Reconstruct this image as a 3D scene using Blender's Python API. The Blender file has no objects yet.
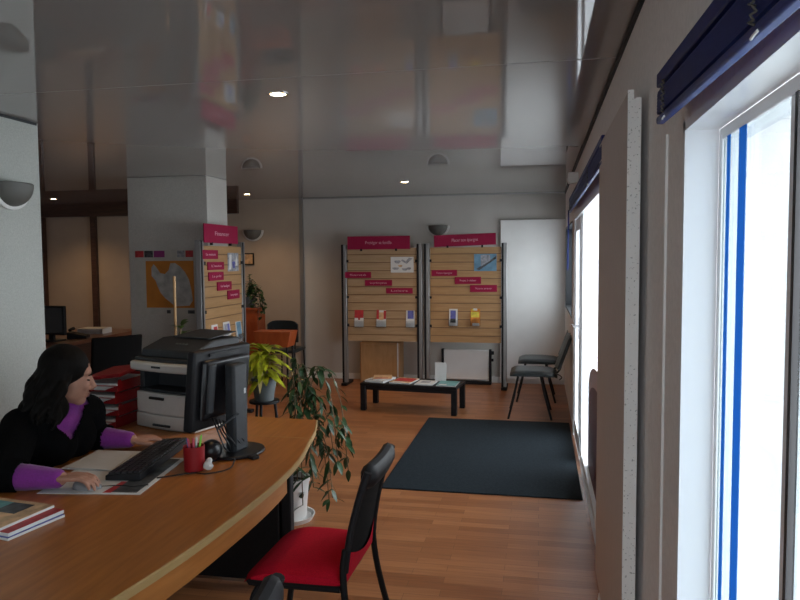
import bpy, bmesh, math, random
from mathutils import Vector, Matrix, Euler
random.seed(7)
scene = bpy.context.scene
COL = scene.collection
PI = math.pi
V = Vector

# ------------------------------------------------------------------ materials
def mat(name, col, rough=.5, metal=0., noise=None, bump=None, spec=.5, coat=0., emit=None, alpha=None, sheen=0.):
    m = bpy.data.materials.new(name); m.use_nodes = True
    nt = m.node_tree; N = nt.nodes; L = nt.links
    b = N['Principled BSDF']
    b.inputs['Base Color'].default_value = (*col, 1)
    b.inputs['Roughness'].default_value = rough
    b.inputs['Metallic'].default_value = metal
    b.inputs['Specular IOR Level'].default_value = spec
    b.inputs['Coat Weight'].default_value = coat
    b.inputs['Sheen Weight'].default_value = sheen
    tc = None
    if noise or bump:
        tc = N.new('ShaderNodeTexCoord')
    if noise:                       # (scale, amount, stretch xyz)
        mp = N.new('ShaderNodeMapping'); L.new(tc.outputs['Object'], mp.inputs[0])
        if len(noise) > 2: mp.inputs['Scale'].default_value = noise[2]
        n = N.new('ShaderNodeTexNoise'); n.inputs['Scale'].default_value = noise[0]; n.inputs['Detail'].default_value = 5
        L.new(mp.outputs[0], n.inputs['Vector'])
        r = N.new('ShaderNodeValToRGB')
        a = noise[1]
        r.color_ramp.elements[0].position = .3; r.color_ramp.elements[1].position = .7
        r.color_ramp.elements[0].color = (*[c*(1-a) for c in col], 1)
        r.color_ramp.elements[1].color = (*[min(1, c*(1+a)) for c in col], 1)
        L.new(n.outputs['Fac'], r.inputs[0]); L.new(r.outputs[0], b.inputs['Base Color'])
    if bump:                        # (scale, strength, distance)
        n2 = N.new('ShaderNodeTexNoise'); n2.inputs['Scale'].default_value = bump[0]; n2.inputs['Detail'].default_value = 3
        L.new(tc.outputs['Object'], n2.inputs['Vector'])
        bp = N.new('ShaderNodeBump'); bp.inputs['Strength'].default_value = bump[1]
        bp.inputs['Distance'].default_value = bump[2] if len(bump) > 2 else .004
        L.new(n2.outputs['Fac'], bp.inputs['Height']); L.new(bp.outputs[0], b.inputs['Normal'])
    if emit:
        b.inputs['Emission Color'].default_value = (*emit[0], 1); b.inputs['Emission Strength'].default_value = emit[1]
    return m

def parquet(name):
    m = bpy.data.materials.new(name); m.use_nodes = True
    N = m.node_tree.nodes; L = m.node_tree.links; b = N['Principled BSDF']
    tc = N.new('ShaderNodeTexCoord')
    br = N.new('ShaderNodeTexBrick')
    br.inputs['Scale'].default_value = 1; br.inputs['Brick Width'].default_value = .46; br.inputs['Row Height'].default_value = .068
    br.inputs['Mortar Size'].default_value = .0012; br.inputs['Mortar Smooth'].default_value = .3
    br.inputs['Color1'].default_value = (.285, .102, .037, 1); br.inputs['Color2'].default_value = (.43, .178, .072, 1)
    br.inputs['Mortar'].default_value = (.17, .068, .028, 1); br.offset = .37; br.offset_frequency = 2
    L.new(tc.outputs['Object'], br.inputs['Vector'])
    mp = N.new('ShaderNodeMapping'); mp.inputs['Scale'].default_value = (1.2, 22, 1); L.new(tc.outputs['Object'], mp.inputs[0])
    n = N.new('ShaderNodeTexNoise'); n.inputs['Scale'].default_value = 3; n.inputs['Detail'].default_value = 6; L.new(mp.outputs[0], n.inputs['Vector'])
    mx = N.new('ShaderNodeMix'); mx.data_type = 'RGBA'; mx.blend_type = 'MULTIPLY'; mx.inputs[0].default_value = .55
    rp = N.new('ShaderNodeValToRGB'); rp.color_ramp.elements[0].position = .3; rp.color_ramp.elements[0].color = (.55, .5, .45, 1); rp.color_ramp.elements[1].position = .65
    L.new(n.outputs['Fac'], rp.inputs[0]); L.new(br.outputs['Color'], mx.inputs[6]); L.new(rp.outputs[0], mx.inputs[7])
    L.new(mx.outputs[2], b.inputs['Base Color'])
    b.inputs['Roughness'].default_value = .34; b.inputs['Specular IOR Level'].default_value = .5
    return m

def wood(name, c1, c2, stretch=(1.5, 18, 18), rough=.4, scale=3, coat=0.):
    m = bpy.data.materials.new(name); m.use_nodes = True
    N = m.node_tree.nodes; L = m.node_tree.links; b = N['Principled BSDF']
    tc = N.new('ShaderNodeTexCoord'); mp = N.new('ShaderNodeMapping'); mp.inputs['Scale'].default_value = stretch
    L.new(tc.outputs['Object'], mp.inputs[0])
    n = N.new('ShaderNodeTexNoise'); n.inputs['Scale'].default_value = scale; n.inputs['Detail'].default_value = 7; n.inputs['Distortion'].default_value = .6
    L.new(mp.outputs[0], n.inputs['Vector'])
    r = N.new('ShaderNodeValToRGB'); r.color_ramp.elements[0].position = .32; r.color_ramp.elements[1].position = .68
    r.color_ramp.elements[0].color = (*c1, 1); r.color_ramp.elements[1].color = (*c2, 1)
    L.new(n.outputs['Fac'], r.inputs[0]); L.new(r.outputs[0], b.inputs['Base Color'])
    b.inputs['Roughness'].default_value = rough; b.inputs['Coat Weight'].default_value = coat
    return m

def glass(name, tint=(1, 1, 1), refl=1.0):
    m = bpy.data.materials.new(name); m.use_nodes = True
    N = m.node_tree.nodes; L = m.node_tree.links; N.remove(N['Principled BSDF'])
    t = N.new('ShaderNodeBsdfTransparent'); t.inputs[0].default_value = (*tint, 1)
    g = N.new('ShaderNodeBsdfGlossy'); g.inputs['Roughness'].default_value = .02
    f = N.new('ShaderNodeFresnel'); f.inputs['IOR'].default_value = 1.45
    k = N.new('ShaderNodeMath'); k.operation = 'MULTIPLY'; k.inputs[1].default_value = refl
    L.new(f.outputs[0], k.inputs[0])
    x = N.new('ShaderNodeMixShader'); L.new(k.outputs[0], x.inputs[0]); L.new(t.outputs[0], x.inputs[1]); L.new(g.outputs[0], x.inputs[2])
    L.new(x.outputs[0], N['Material Output'].inputs[0])
    return m

def speckle(name, base, spot, scale=90):
    m = mat(name, base, .55)
    N = m.node_tree.nodes; L = m.node_tree.links; b = N['Principled BSDF']
    tc = N.new('ShaderNodeTexCoord'); n = N.new('ShaderNodeTexNoise'); n.inputs['Scale'].default_value = scale; n.inputs['Detail'].default_value = 1
    L.new(tc.outputs['Object'], n.inputs['Vector'])
    r = N.new('ShaderNodeValToRGB'); r.color_ramp.elements[0].position = .3; r.color_ramp.elements[1].position = .36
    r.color_ramp.elements[0].color = (*spot, 1); r.color_ramp.elements[1].color = (*base, 1)
    L.new(n.outputs['Fac'], r.inputs[0]); L.new(r.outputs[0], b.inputs['Base Color'])
    return m

M = {}
M['floor'] = parquet('oak_strip_parquet')
M['ceiling'] = mat('glossy_stretch_ceiling', (.30, .295, .29), .028, spec=1.0, bump=(.9, .006, .02))
M['wall'] = mat('cream_roughcast_wall', (.88, .85, .845), .7, noise=(60, .05), bump=(160, .3, .003))
M['pillar'] = mat('warm_grey_roughcast', (.47, .455, .42), .8, noise=(90, .08), bump=(170, .5, .004))
M['wallgrain'] = mat('grey_white_roughcast', (.45, .465, .435), .8, noise=(120, .10), bump=(190, .6, .004))
M['backwall'] = mat('satin_wall_panel', (.50, .485, .455), .38, noise=(4, .03), bump=(2.5, .06, .02))
M['leftpanel'] = mat('satin_warm_lit_panel', (.40, .33, .265), .35, noise=(4, .04), bump=(2.5, .05, .02))  # same wall as backwall, warm glow of the spots put into its colour
M['darkwood'] = wood('dark_brown_wood', (.035, .014, .008), (.07, .03, .018), rough=.45)
M['white'] = mat('white_lacquer', (.84, .85, .84), .35, noise=(8, .02))
M['pvc'] = mat('white_window_profile', (.86, .88, .90), .3)
M['radside'] = speckle('speckled_white_enamel', (.92, .94, .93), (.5, .52, .52), 130)
M['rad'] = mat('grey_pink_enamel', (.62, .55, .53), .55, noise=(180, .06, (1, 1, .12)))
M['blue'] = mat('navy_blue_aluminium', (.009, .024, .15), .5, spec=.25, noise=(20, .1))
M['bluerail'] = mat('blue_aluminium_rail', (.014, .035, .19), .4, spec=.3)
def translucent(name, col, k=.8):
    m = bpy.data.materials.new(name); m.use_nodes = True
    N = m.node_tree.nodes; L = m.node_tree.links; N.remove(N['Principled BSDF'])
    d = N.new('ShaderNodeBsdfDiffuse'); d.inputs[0].default_value = (*col, 1)
    t = N.new('ShaderNodeBsdfTranslucent'); t.inputs[0].default_value = (*col, 1)
    x = N.new('ShaderNodeMixShader'); x.inputs[0].default_value = k; L.new(d.outputs[0], x.inputs[1]); L.new(t.outputs[0], x.inputs[2])
    L.new(x.outputs[0], N['Material Output'].inputs[0]); return m
M['bluetrack'] = translucent('bright_blue_film', (.10, .30, .62), .65)
M['gasket'] = mat('black_rubber_gasket', (.01, .01, .012), .5)
M['glass'] = glass('clear_pane', (.97, .985, .99), .3)
M['tintglass'] = glass('tinted_pane', (.70, .74, .75), .3)  # tint added to cut the daylight coming through the near window
M['maroonfilm'] = mat('maroon_vinyl_film', (.12, .012, .03), .4)
M['pinkfilm'] = mat('pale_pink_vinyl_film', (.66, .48, .49), .4)
M['desk'] = wood('honey_beech_desktop', (.31, .10, .019), (.42, .148, .032), stretch=(14, 1.2, 14), rough=.3)
M['desk'].node_tree.nodes['Principled BSDF'].inputs['Specular IOR Level'].default_value = .35
M['deskedge'] = wood('light_beech_edge', (.36, .235, .095), (.42, .275, .12), stretch=(3, 3, 14), rough=.4)
M['apron'] = wood('beech_apron', (.33, .118, .026), (.43, .165, .040), stretch=(9, 1.2, 14), rough=.45)
M['blackmetal'] = mat('black_painted_metal', (.006, .006, .007), .5, spec=.25, noise=(40, .2))
M['blackplastic'] = mat('black_plastic', (.009, .009, .011), .55, spec=.3, noise=(60, .15))
M['blackgloss'] = mat('gloss_black_plastic', (.008, .008, .010), .35, spec=.35)
M['greyplastic'] = mat('charcoal_plastic', (.030, .033, .037), .55, spec=.3, noise=(50, .12))
M['beigeplastic'] = mat('warm_grey_plastic', (.50, .48, .45), .45, noise=(40, .03))
M['mesh'] = mat('black_mesh_fabric', (.006, .0055, .0055), .9, spec=.1, noise=(300, .5), bump=(400, .5, .003))
M['redfabric'] = mat('red_woven_fabric', (.46, .006, .022), .95, noise=(220, .18), bump=(350, .25, .002), spec=.12)
M['greyfabric'] = mat('dark_grey_leatherette', (.014, .021, .024), .38, spec=.35, noise=(40, .15), bump=(120, .1, .002))
M['rug'] = mat('charcoal_ribbed_mat', (.019, .026, .032), 1., spec=.1, noise=(70, .25, (1, 1, 1)), bump=(260, .7, .004))
M['slat'] = wood('beech_slatwall', (.33, .215, .115), (.41, .275, .155), stretch=(1.2, 10, 14), rough=.45)
M['slatb'] = wood('orange_beech_slatwall', (.33, .19, .08), (.41, .245, .11), stretch=(1.2, 10, 14), rough=.45)
M['slot'] = wood('routed_slot_shade', (.17, .09, .04), (.21, .115, .05))  # darker board insert, its tone also stands for the unlit recess
M['post'] = mat('brushed_grey_metal', (.30, .30, .30), .42, metal=.7, noise=(30, .1, (1, 1, .1)))
M['maroon'] = mat('maroon_sign_plastic', (.27, .006, .045), .6, spec=.25, noise=(5, .06))
M['lettering'] = mat('pale_pink_lettering', (.58, .30, .36), .5)
M['paper'] = mat('white_paper', (.62, .62, .61), .7, noise=(30, .03))
M['printgrey'] = mat('grey_print', (.28, .29, .32), .6, noise=(25, .5))
M['printblue'] = mat('blue_photo_print', (.12, .25, .36), .45, noise=(9, .35))
M['printred'] = mat('red_print', (.42, .03, .035), .5, noise=(30, .3))
M['printnavy'] = mat('violet_print', (.10, .11, .36), .5, noise=(22, .35))
M['printwarm'] = mat('warm_photo_print', (.55, .36, .20), .5, noise=(20, .45))
M['printteal'] = mat('teal_print', (.12, .30, .31), .5, noise=(20, .3))
M['printorange'] = mat('orange_print', (.62, .22, .03), .5, noise=(18, .35))
M['printyellow'] = mat('yellow_print', (.62, .52, .06), .5, noise=(18, .35))
M['printdark'] = mat('dark_photo_print', (.05, .055, .06), .45, noise=(30, .8))
M['maporange'] = mat('orange_map_ink', (.52, .19, .02), .55, noise=(8, .12))
M['mapland'] = mat('grey_map_land', (.42, .42, .40), .6, noise=(14, .25))
M['mappaper'] = mat('map_paper', (.47, .455, .41), .65, noise=(12, .08))
M['orangewood'] = wood('orange_red_lacquered_wood', (.30, .055, .012), (.40, .085, .02), stretch=(6, 6, 1.5), rough=.4)
M['cabinet'] = wood('honey_wood_cabinet', (.36, .19, .075), (.45, .25, .11), stretch=(6, 6, 1.5), rough=.45)
M['leafdark'] = mat('dark_green_leaf', (.022, .060, .022), .4, noise=(9, .45))
M['leafyellow'] = mat('yellow_green_croton_leaf', (.34, .36, .02), .4, noise=(13, .75))
M['leafpale'] = mat('pale_yellow_leaf', (.58, .47, .20), .5, noise=(10, .2))
M['leafgreen'] = mat('fresh_green_leaf', (.07, .15, .02), .4, noise=(12, .4))
M['stem'] = mat('brown_stem', (.14, .09, .045), .7, noise=(40, .3))
M['bamboo'] = wood('bamboo_stake', (.48, .27, .11), (.56, .34, .15), stretch=(20, 20, 3), rough=.5)
M['pot'] = mat('white_glazed_pot', (.70, .69, .67), .35, noise=(12, .05))
M['potgrey'] = mat('grey_plastic_pot', (.10, .115, .12), .5, noise=(12, .1))
M['soil'] = mat('dark_soil', (.03, .02, .014), .95, noise=(60, .5), bump=(60, .8, .01))
M['red'] = mat('red_plastic', (.24, .007, .010), .45, spec=.3, noise=(20, .08))
M['penblue'] = mat('blue_pen', (.05, .07, .3), .35)
M['penred'] = mat('pink_red_pen', (.5, .06, .1), .35)
M['pengreen'] = mat('lime_pen', (.2, .55, .04), .35)
M['skin'] = mat('warm_skin', (.38, .19, .13), .6, noise=(30, .10), spec=.4)
M['hair'] = mat('black_brown_hair', (.0035, .0026, .0022), .7, spec=.12, noise=(60, .4, (1, 1, .2)))
M['lips'] = mat('muted_lips', (.27, .11, .09), .45)
M['eye'] = mat('dark_eye', (.02, .015, .013), .25)
M['purple'] = mat('purple_jersey', (.19, .016, .22), .85, noise=(160, .12), bump=(90, .25, .004), sheen=.2)
M['blackknit'] = mat('black_knit', (.0035, .0035, .004), 1., spec=.05, noise=(150, .3), bump=(60, .3, .005))
M['trousers'] = mat('charcoal_trousers', (.016, .016, .02), .9, noise=(120, .2))
M['sconce'] = mat('grey_frosted_shade', (.11, .11, .10), .55, noise=(20, .05))
M['sconcerim'] = mat('white_plaster_rim', (.66, .66, .64), .5)
M['bulb'] = mat('warm_halogen', (1, .85, .6), .4, emit=((1.0, .72, .36), 55))
M['chrome'] = mat('chrome', (.6, .6, .62), .18, metal=1)
M['mouse'] = mat('silver_grey_mouse', (.20, .20, .21), .3)
M['screen'] = mat('dark_screen', (.01, .011, .013), .12)
M['key'] = mat('black_keys', (.020, .020, .023), .4)
M['pavement'] = mat('pale_pavement', (.62, .62, .62), .8, noise=(3, .08))
M['seam'] = mat('pale_ceiling_weld', (.36, .36, .35), .25)

# ------------------------------------------------------------------ mesh helpers
class MB:
    def __init__(s): s.v = []; s.f = []; s.mi = []; s.M = Matrix.Identity(4); s.cur = 0
    def add(s, vs, fs):
        o = len(s.v); s.v += [s.M @ V(p) for p in vs]
        for f in fs: s.f.append([i+o for i in f]); s.mi.append(s.cur)
    def box(s, c, d, rot=None):
        x, y, z = d[0]/2, d[1]/2, d[2]/2
        vs = [V((a, b, e)) for a in (-x, x) for b in (-y, y) for e in (-z, z)]
        if rot: R = Euler(rot).to_matrix(); vs = [R @ p for p in vs]
        s.add([p+V(c) for p in vs], [(0, 1, 3, 2), (4, 6, 7, 5), (0, 4, 5, 1), (2, 3, 7, 6), (0, 2, 6, 4), (1, 5, 7, 3)])
        return s
    def b2(s, x0, x1, y0, y1, z0, z1):
        return s.box(((x0+x1)/2, (y0+y1)/2, (z0+z1)/2), (abs(x1-x0), abs(y1-y0), abs(z1-z0)))
    def prism(s, poly, z0, z1, axis='z'):
        n = len(poly)
        a = sum(poly[i][0]*poly[(i+1) % n][1]-poly[(i+1) % n][0]*poly[i][1] for i in range(n))
        if a < 0: poly = poly[::-1]
        def w(p, z): return {'z': (p[0], p[1], z), 'y': (p[0], -z, p[1]), 'x': (z, p[0], p[1])}[axis]
        vs = [w(p, z0) for p in poly]+[w(p, z1) for p in poly]
        fs = [list(range(n))[::-1], list(range(n, 2*n))]+[(i, (i+1) % n, n+(i+1) % n, n+i) for i in range(n)]
        s.add(vs, fs); return s
    def tube(s, pts, r, n=8, caps=True, flat=1.0, up=None):
        pts = [V(p) for p in pts]; k = len(pts)
        rs = r if isinstance(r, (list, tuple)) else [r]*k
        vs = []; T0 = None; U = None
        for i, p in enumerate(pts):
            T = (pts[min(i+1, k-1)]-pts[max(i-1, 0)]).normalized()
            if U is None:
                a = V(up) if up else (V((0, 0, 1)) if abs(T.z) < .9 else V((1, 0, 0)))
                U = (a-T*a.dot(T)).normalized()
            else: U = (U-T*U.dot(T)).normalized()
            W = T.cross(U)
            for j in range(n):
                t = 2*PI*j/n; vs.append(p+(U*math.cos(t)*flat+W*math.sin(t))*rs[i])
        fs = [(i*n+j, i*n+(j+1) % n, (i+1)*n+(j+1) % n, (i+1)*n+j) for i in range(k-1) for j in range(n)]
        if caps: fs += [tuple(range(n))[::-1], tuple(range((k-1)*n, k*n))]
        s.add(vs, fs); return s
    def bar(s, p, q, w, d, up=(0, 0, 1)):
        p, q = V(p), V(q); T = (q-p).normalized(); a = V(up)
        if abs(T.dot(a)) > .95: a = V((0, 1, 0))
        U = (a-T*a.dot(T)).normalized(); W = T.cross(U)
        vs = [e+U*i*d/2+W*j*w/2 for e in (p, q) for (i, j) in ((-1, -1), (-1, 1), (1, 1), (1, -1))]
        s.add(vs, [(0, 1, 2, 3), (7, 6, 5, 4), (0, 4, 5, 1), (1, 5, 6, 2), (2, 6, 7, 3), (3, 7, 4, 0)]); return s
    def lathe(s, prof, c=(0, 0, 0), n=24, a0=0., a1=2*PI):
        full = abs(a1-a0-2*PI) < 1e-6; k = len(prof); m = n if full else n+1
        vs = [(c[0]+r*math.cos(a0+(a1-a0)*j/n), c[1]+r*math.sin(a0+(a1-a0)*j/n), c[2]+z) for j in range(m) for (r, z) in prof]
        fs = [(j*k+i, ((j+1) % m)*k+i, ((j+1) % m)*k+i+1, j*k+i+1) for j in range(n) for i in range(k-1)]
        s.add(vs, fs); return s
    def ell(s, c, r, rot=None, nu=16, nv=10):
        R = Euler(rot).to_matrix() if rot else Matrix.Identity(3)
        vs = []
        for i in range(nv+1):
            ph = PI*i/nv
            for j in range(nu):
                t = 2*PI*j/nu
                vs.append(V(c)+R @ V((r[0]*math.sin(ph)*math.cos(t), r[1]*math.sin(ph)*math.sin(t), r[2]*math.cos(ph))))
        fs = [(i*nu+j, (i+1)*nu+j, (i+1)*nu+(j+1) % nu, i*nu+(j+1) % nu) for i in range(nv) for j in range(nu)]
        s.add(vs, fs); return s
    def grid(s, fn, nu, nv):
        vs = [fn(i/nu, j/nv) for i in range(nu+1) for j in range(nv+1)]
        k = nv+1
        s.add(vs, [(i*k+j, (i+1)*k+j, (i+1)*k+j+1, i*k+j+1) for i in range(nu) for j in range(nv)]); return s
    def leaf(s, base, d, length, width, droop=.3, up=(0, 0, 1), fold=.2, n=4):
        base, d = V(base), V(d).normalized(); a = V(up)
        S = d.cross(a)
        if S.length < .05: S = d.cross(V((1, 0, 0)))
        S.normalize(); Nn = S.cross(d)
        vs = []
        for i in range(n+1):
            t = i/n; w = width*.5*math.sin(PI*min(1, (t*.92+.06)))**.8
            p = base+d*length*t-V((0, 0, 1))*droop*length*t*t
            vs += [p-S*w+Nn*w*fold, p, p+S*w+Nn*w*fold]
        fs = []
        for i in range(n):
            o = i*3; fs += [(o, o+1, o+4, o+3), (o+1, o+2, o+5, o+4)]
        s.add(vs, fs); return s
    def obj(s, name, mats, parent=None, bevel=0., smooth=True, seg=2, weld=True, angle=35):
        me = bpy.data.meshes.new(name); me.from_pydata([tuple(p) for p in s.v], [], s.f)
        mats = mats if isinstance(mats, (list, tuple)) else [mats]
        for m in mats: me.materials.append(m)
        for p, k in zip(me.polygons, s.mi): p.material_index = k
        bm = bmesh.new(); bm.from_mesh(me)
        if weld: bmesh.ops.remove_doubles(bm, verts=bm.verts, dist=1e-5)
        bmesh.ops.recalc_face_normals(bm, faces=bm.faces)
        bm.to_mesh(me); bm.free()
        if smooth:
            for p in me.polygons: p.use_smooth = True
            me.set_sharp_from_angle(angle=math.radians(angle))
        o = bpy.data.objects.new(name, me); COL.objects.link(o)
        if parent: o.parent = parent
        if bevel:
            b = o.modifiers.new('bevel', 'BEVEL'); b.width = bevel; b.segments = seg; b.limit_method = 'ANGLE'; b.harden_normals = False
        return o

def tag(o, label=None, cat=None, group=None, kind=None):
    if label: o['label'] = label
    if cat: o['category'] = cat
    if group: o['group'] = group
    if kind: o['kind'] = kind
    return o
def thing(name, label, cat, loc=(0, 0, 0), rz=0., group=None):
    o = bpy.data.objects.new(name, None); COL.objects.link(o); o.empty_display_size = .1
    o.location = loc; o.rotation_euler = (0, 0, rz)
    return tag(o, label, cat, group)
def copy_tree(o, parent=None):
    c = o.copy(); COL.objects.link(c)
    if parent: c.parent = parent
    for ch in list(o.children): copy_tree(ch, c)
    return c
def dup(root, loc, rz, label, group=None):
    c = copy_tree(root); c.location = loc; c.rotation_euler = (0, 0, rz); c['label'] = label
    if group: c['group'] = group
    return c
def struct(mb, name, m, parent=None, **k):
    o = mb.obj(name, m, parent, **k)
    if not parent: o['kind'] = 'structure'
    return o
def bb(*a): return MB().b2(*a)
def evaluated_mesh(o):
    dg = bpy.context.evaluated_depsgraph_get(); dg.update()
    return bpy.data.meshes.new_from_object(o.evaluated_get(dg))
def text(name, s, size, mtx, m, parent, ext=.0012, width=None):
    cu = bpy.data.curves.new(name, 'FONT'); cu.body = s; cu.size = size; cu.align_x = 'CENTER'; cu.align_y = 'CENTER'; cu.extrude = ext
    o = bpy.data.objects.new(name+'_curve', cu); COL.objects.link(o)
    me = evaluated_mesh(o); bpy.data.objects.remove(o); bpy.data.curves.remove(cu)
    if width:
        xs = [v.co.x for v in me.vertices]; w = max(xs)-min(xs)
        for v in me.vertices: v.co.x *= width/w
    me.transform(mtx); me.name = name
    me.materials.clear(); me.materials.append(m)
    t = bpy.data.objects.new(name, me); COL.objects.link(t); t.parent = parent
    return t
def fuse(mb, name, m, voxel, smooth_it, parent, cut=None, mats=None, post=None):
    """one continuous surface grown from overlapping volumes"""
    o = mb.obj(name, m, None, weld=False)
    r = o.modifiers.new('remesh', 'REMESH'); r.mode = 'VOXEL'; r.voxel_size = voxel; r.use_smooth_shade = True
    sm = o.modifiers.new('smooth', 'SMOOTH'); sm.factor = .5; sm.iterations = smooth_it
    me = evaluated_mesh(o); old = o.data; o.modifiers.clear(); o.data = me; me.name = name; bpy.data.meshes.remove(old)
    if not len(me.materials): me.materials.append(m)
    if cut:
        bm = bmesh.new(); bm.from_mesh(me)
        dead = [f for f in bm.faces if cut(f.calc_center_median())]
        bmesh.ops.delete(bm, geom=dead, context='FACES'); bm.to_mesh(me); bm.free()
    if post:
        for v in me.vertices: v.co = post(v.co)
    for p in me.polygons: p.use_smooth = True
    o.parent = parent
    return o
def smooth_path(pts, n=6):
    pts = [V(p) for p in pts]; out = []
    P = [pts[0]*2-pts[1]]+pts+[pts[-1]*2-pts[-2]]
    for i in range(1, len(P)-2):
        for k in range(n):
            t = k/n; a, b, c, d = P[i-1], P[i], P[i+1], P[i+2]
            out.append(.5*((2*b)+(c-a)*t+(2*a-5*b+4*c-d)*t*t+(3*b-a-3*c+d)*t**3))
    out.append(pts[-1]); return out

# ------------------------------------------------------------------ the room
RX = .31            # inner face of the right wall
YB = 8.95           # back wall
H = 2.4
LX = -2.89          # face of the left partition
XL = -7.7
struct(bb(XL-.1, RX, -2.3, YB+.1, -.06, 0), 'floor', M['floor'])
struct(bb(XL-.1, RX+.24, -2.4, YB+.1, H, H+.06), 'ceiling', M['ceiling'])
struct(bb(XL-.1, RX+.24, YB, YB+.12, 0, H), 'wall_back', M['backwall'])
w = MB()
w.b2(RX, RX+.24, 6.52, 7.0, 0, H); w.b2(RX, RX+.24, 8.7, YB, 0, H); w.b2(RX, RX+.24, 7.0, 8.7, 0, 1.0); w.b2(RX, RX+.24, 7.0, 8.7, 1.95, H); w.b2(RX, RX+.24, 3.2, 6.52, 1.99, H); w.b2(RX, RX+.24, 1.64, 3.2, 0, H)
w.b2(RX, RX+.24, -1.5, 1.64, 1.89, H); w.b2(RX, RX+.24, -1.5, 1.64, 0, .5); w.b2(RX, RX+.24, -2.4, -1.5, 0, H)
struct(w, 'wall_right', M['wall'])
struct(bb(LX-.14, LX, -2.3, 3.645, 0, H), 'wall_left', M['wallgrain'])
struct(bb(XL-.1, XL, 3.4, YB, 0, H), 'wall_far_left', M['wall'])
struct(bb(XL-.1, LX-.14, 3.3, 3.42, 0, H), 'wall_left_return', M['wall'])
w = MB(); w.b2(LX-.14, -1.05, -2.4, -2.3, 0, H); w.b2(.27, RX+.24, -2.4, -2.3, 0, H); w.b2(-1.05, .27, -2.4, -2.3, 0, .7); w.b2(-1.05, .27, -2.4, -2.3, 2.0, H)
struct(w, 'wall_front', M['wall'])
fillwin2 = struct(bb(-1.05, .27, -2.38, -2.31, .7, .76), 'window_fill_front', M['pvc'])  # unseen window behind the camera, added to light surfaces facing it
for a in ((-1.05, .27, -2.38, -2.31, 1.94, 2.0), (-1.05, -.99, -2.38, -2.31, .76, 1.94), (.21, .27, -2.38, -2.31, .76, 1.94), (-.48, -.42, -2.38, -2.31, .76, 1.94)): bb(*a).obj('window_frame', M['pvc'], fillwin2)
bb(-.99, -.48, -2.35, -2.345, .76, 1.94).obj('pane', M['glass'], fillwin2); bb(-.42, .21, -2.35, -2.345, .76, 1.94).obj('pane', M['glass'], fillwin2)
struct(bb(-3.96, -3.12, 6.24, 6.68, 0, H), 'wall_pillar', M['pillar'], bevel=.006)
# left room: back wall panels toned beige for warm spot light; dark posts, beam
o = struct(bb(XL, -3.145, YB-.02, YB, 0, H), 'wall_back_left', M['leftpanel'])
struct(bb(XL, -4.0, YB-.09, YB-.02, 2.215, H), 'trim_1', M['darkwood'])
struct(bb(-6.23, -6.15, YB-.07, YB-.02, 0, 2.215), 'trim_2', M['darkwood'])
struct(bb(-7.2, -6.97, YB-.07, YB-.02, 0, 2.215), 'trim_3', M['darkwood'])
struct(bb(-3.145, -3.095, YB-.03, YB, 0, H), 'trim_4', M['post'])
struct(bb(-3.1, RX, YB-.012, YB, H-.012, H), 'trim_5', M['post'])
struct(bb(RX-.012, RX, -2.3, YB-.012, H-.022, H), 'trim_6', M['greyplastic'])
struct(bb(LX, LX+.008, -2.3, 3.645, H-.014, H), 'trim_7', M['greyplastic'])
struct(bb(LX-.14, LX, 3.6455, 3.66, 0, H), 'trim_8', M['wallgrain'])
struct(bb(RX-.006, RX, 1.845, 1.86, 0, 1.9), 'trim_9', M['white'])
struct(bb(-3.095, RX, YB-.014, YB, 0, .075), 'baseboard_back', M['white'])
struct(bb(LX, LX+.012, -2.3, 3.645, 0, .075), 'baseboard_left', M['white'])
struct(bb(RX-.012, RX, 1.66, 3.12, 0, .07), 'baseboard_right', M['white'])
# welded seams of the stretch ceiling
struct(bb(LX, RX-.012, 2.987, 2.991, H-.0015, H), 'trim_10', M['seam'])
# pavement outside
struct(bb(RX+.24, 9, -4, 26, -.16, -.1), 'ground_outside', M['pavement'])
struct(bb(RX, RX+.6, 3.2, 6.52, -.1, 0), 'trim_12', M['pavement'])

# window 1 (near, right): lining, sashes, blue shutter strips
wn = MB()
wn.b2(RX-.004, .375, 1.62, 1.64, .5, 1.89); wn.b2(RX-.004, .375, -1.5, 1.64, 1.87, 1.89); wn.b2(RX-.02, .375, -1.5, 1.62, .5, .52); wn.b2(RX-.004, .375, -1.5, -1.48, .5, 1.89)
window = struct(wn, 'window_1', M['pvc'])
def wframe(*a): bb(*a).obj('window_frame', M['pvc'], window, bevel=.003)
wframe(.375, .43, 1.60, 1.62, .52, 1.87); wframe(.375, .43, -1.5, 1.60, 1.845, 1.87); wframe(.375, .43, -1.5, 1.60, .52, .56)
wframe(.379, .40, 1.168, 1.195, .56, 1.845); wframe(.37, .425, -.10, -.04, .56, 1.845); wframe(.37, .425, -1.5, -1.46, .56, 1.845)
bb(.3755, .377, 1.532, 1.556, .56, 1.845).obj('blue_strip', M['bluetrack'], window)
bb(.3755, .377, 1.42, 1.468, .56, 1.845).obj('blue_strip', M['bluetrack'], window)
bb(.376, .388, 1.153, 1.166, .56, 1.845).obj('gasket', M['gasket'], window)
for a, b in ((1.17, 1.60), (-.04, 1.137), (-1.46, -.10)): bb(.380, .383, a, b, .56, 1.845).obj('pane', M['tintglass'], window)

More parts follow.
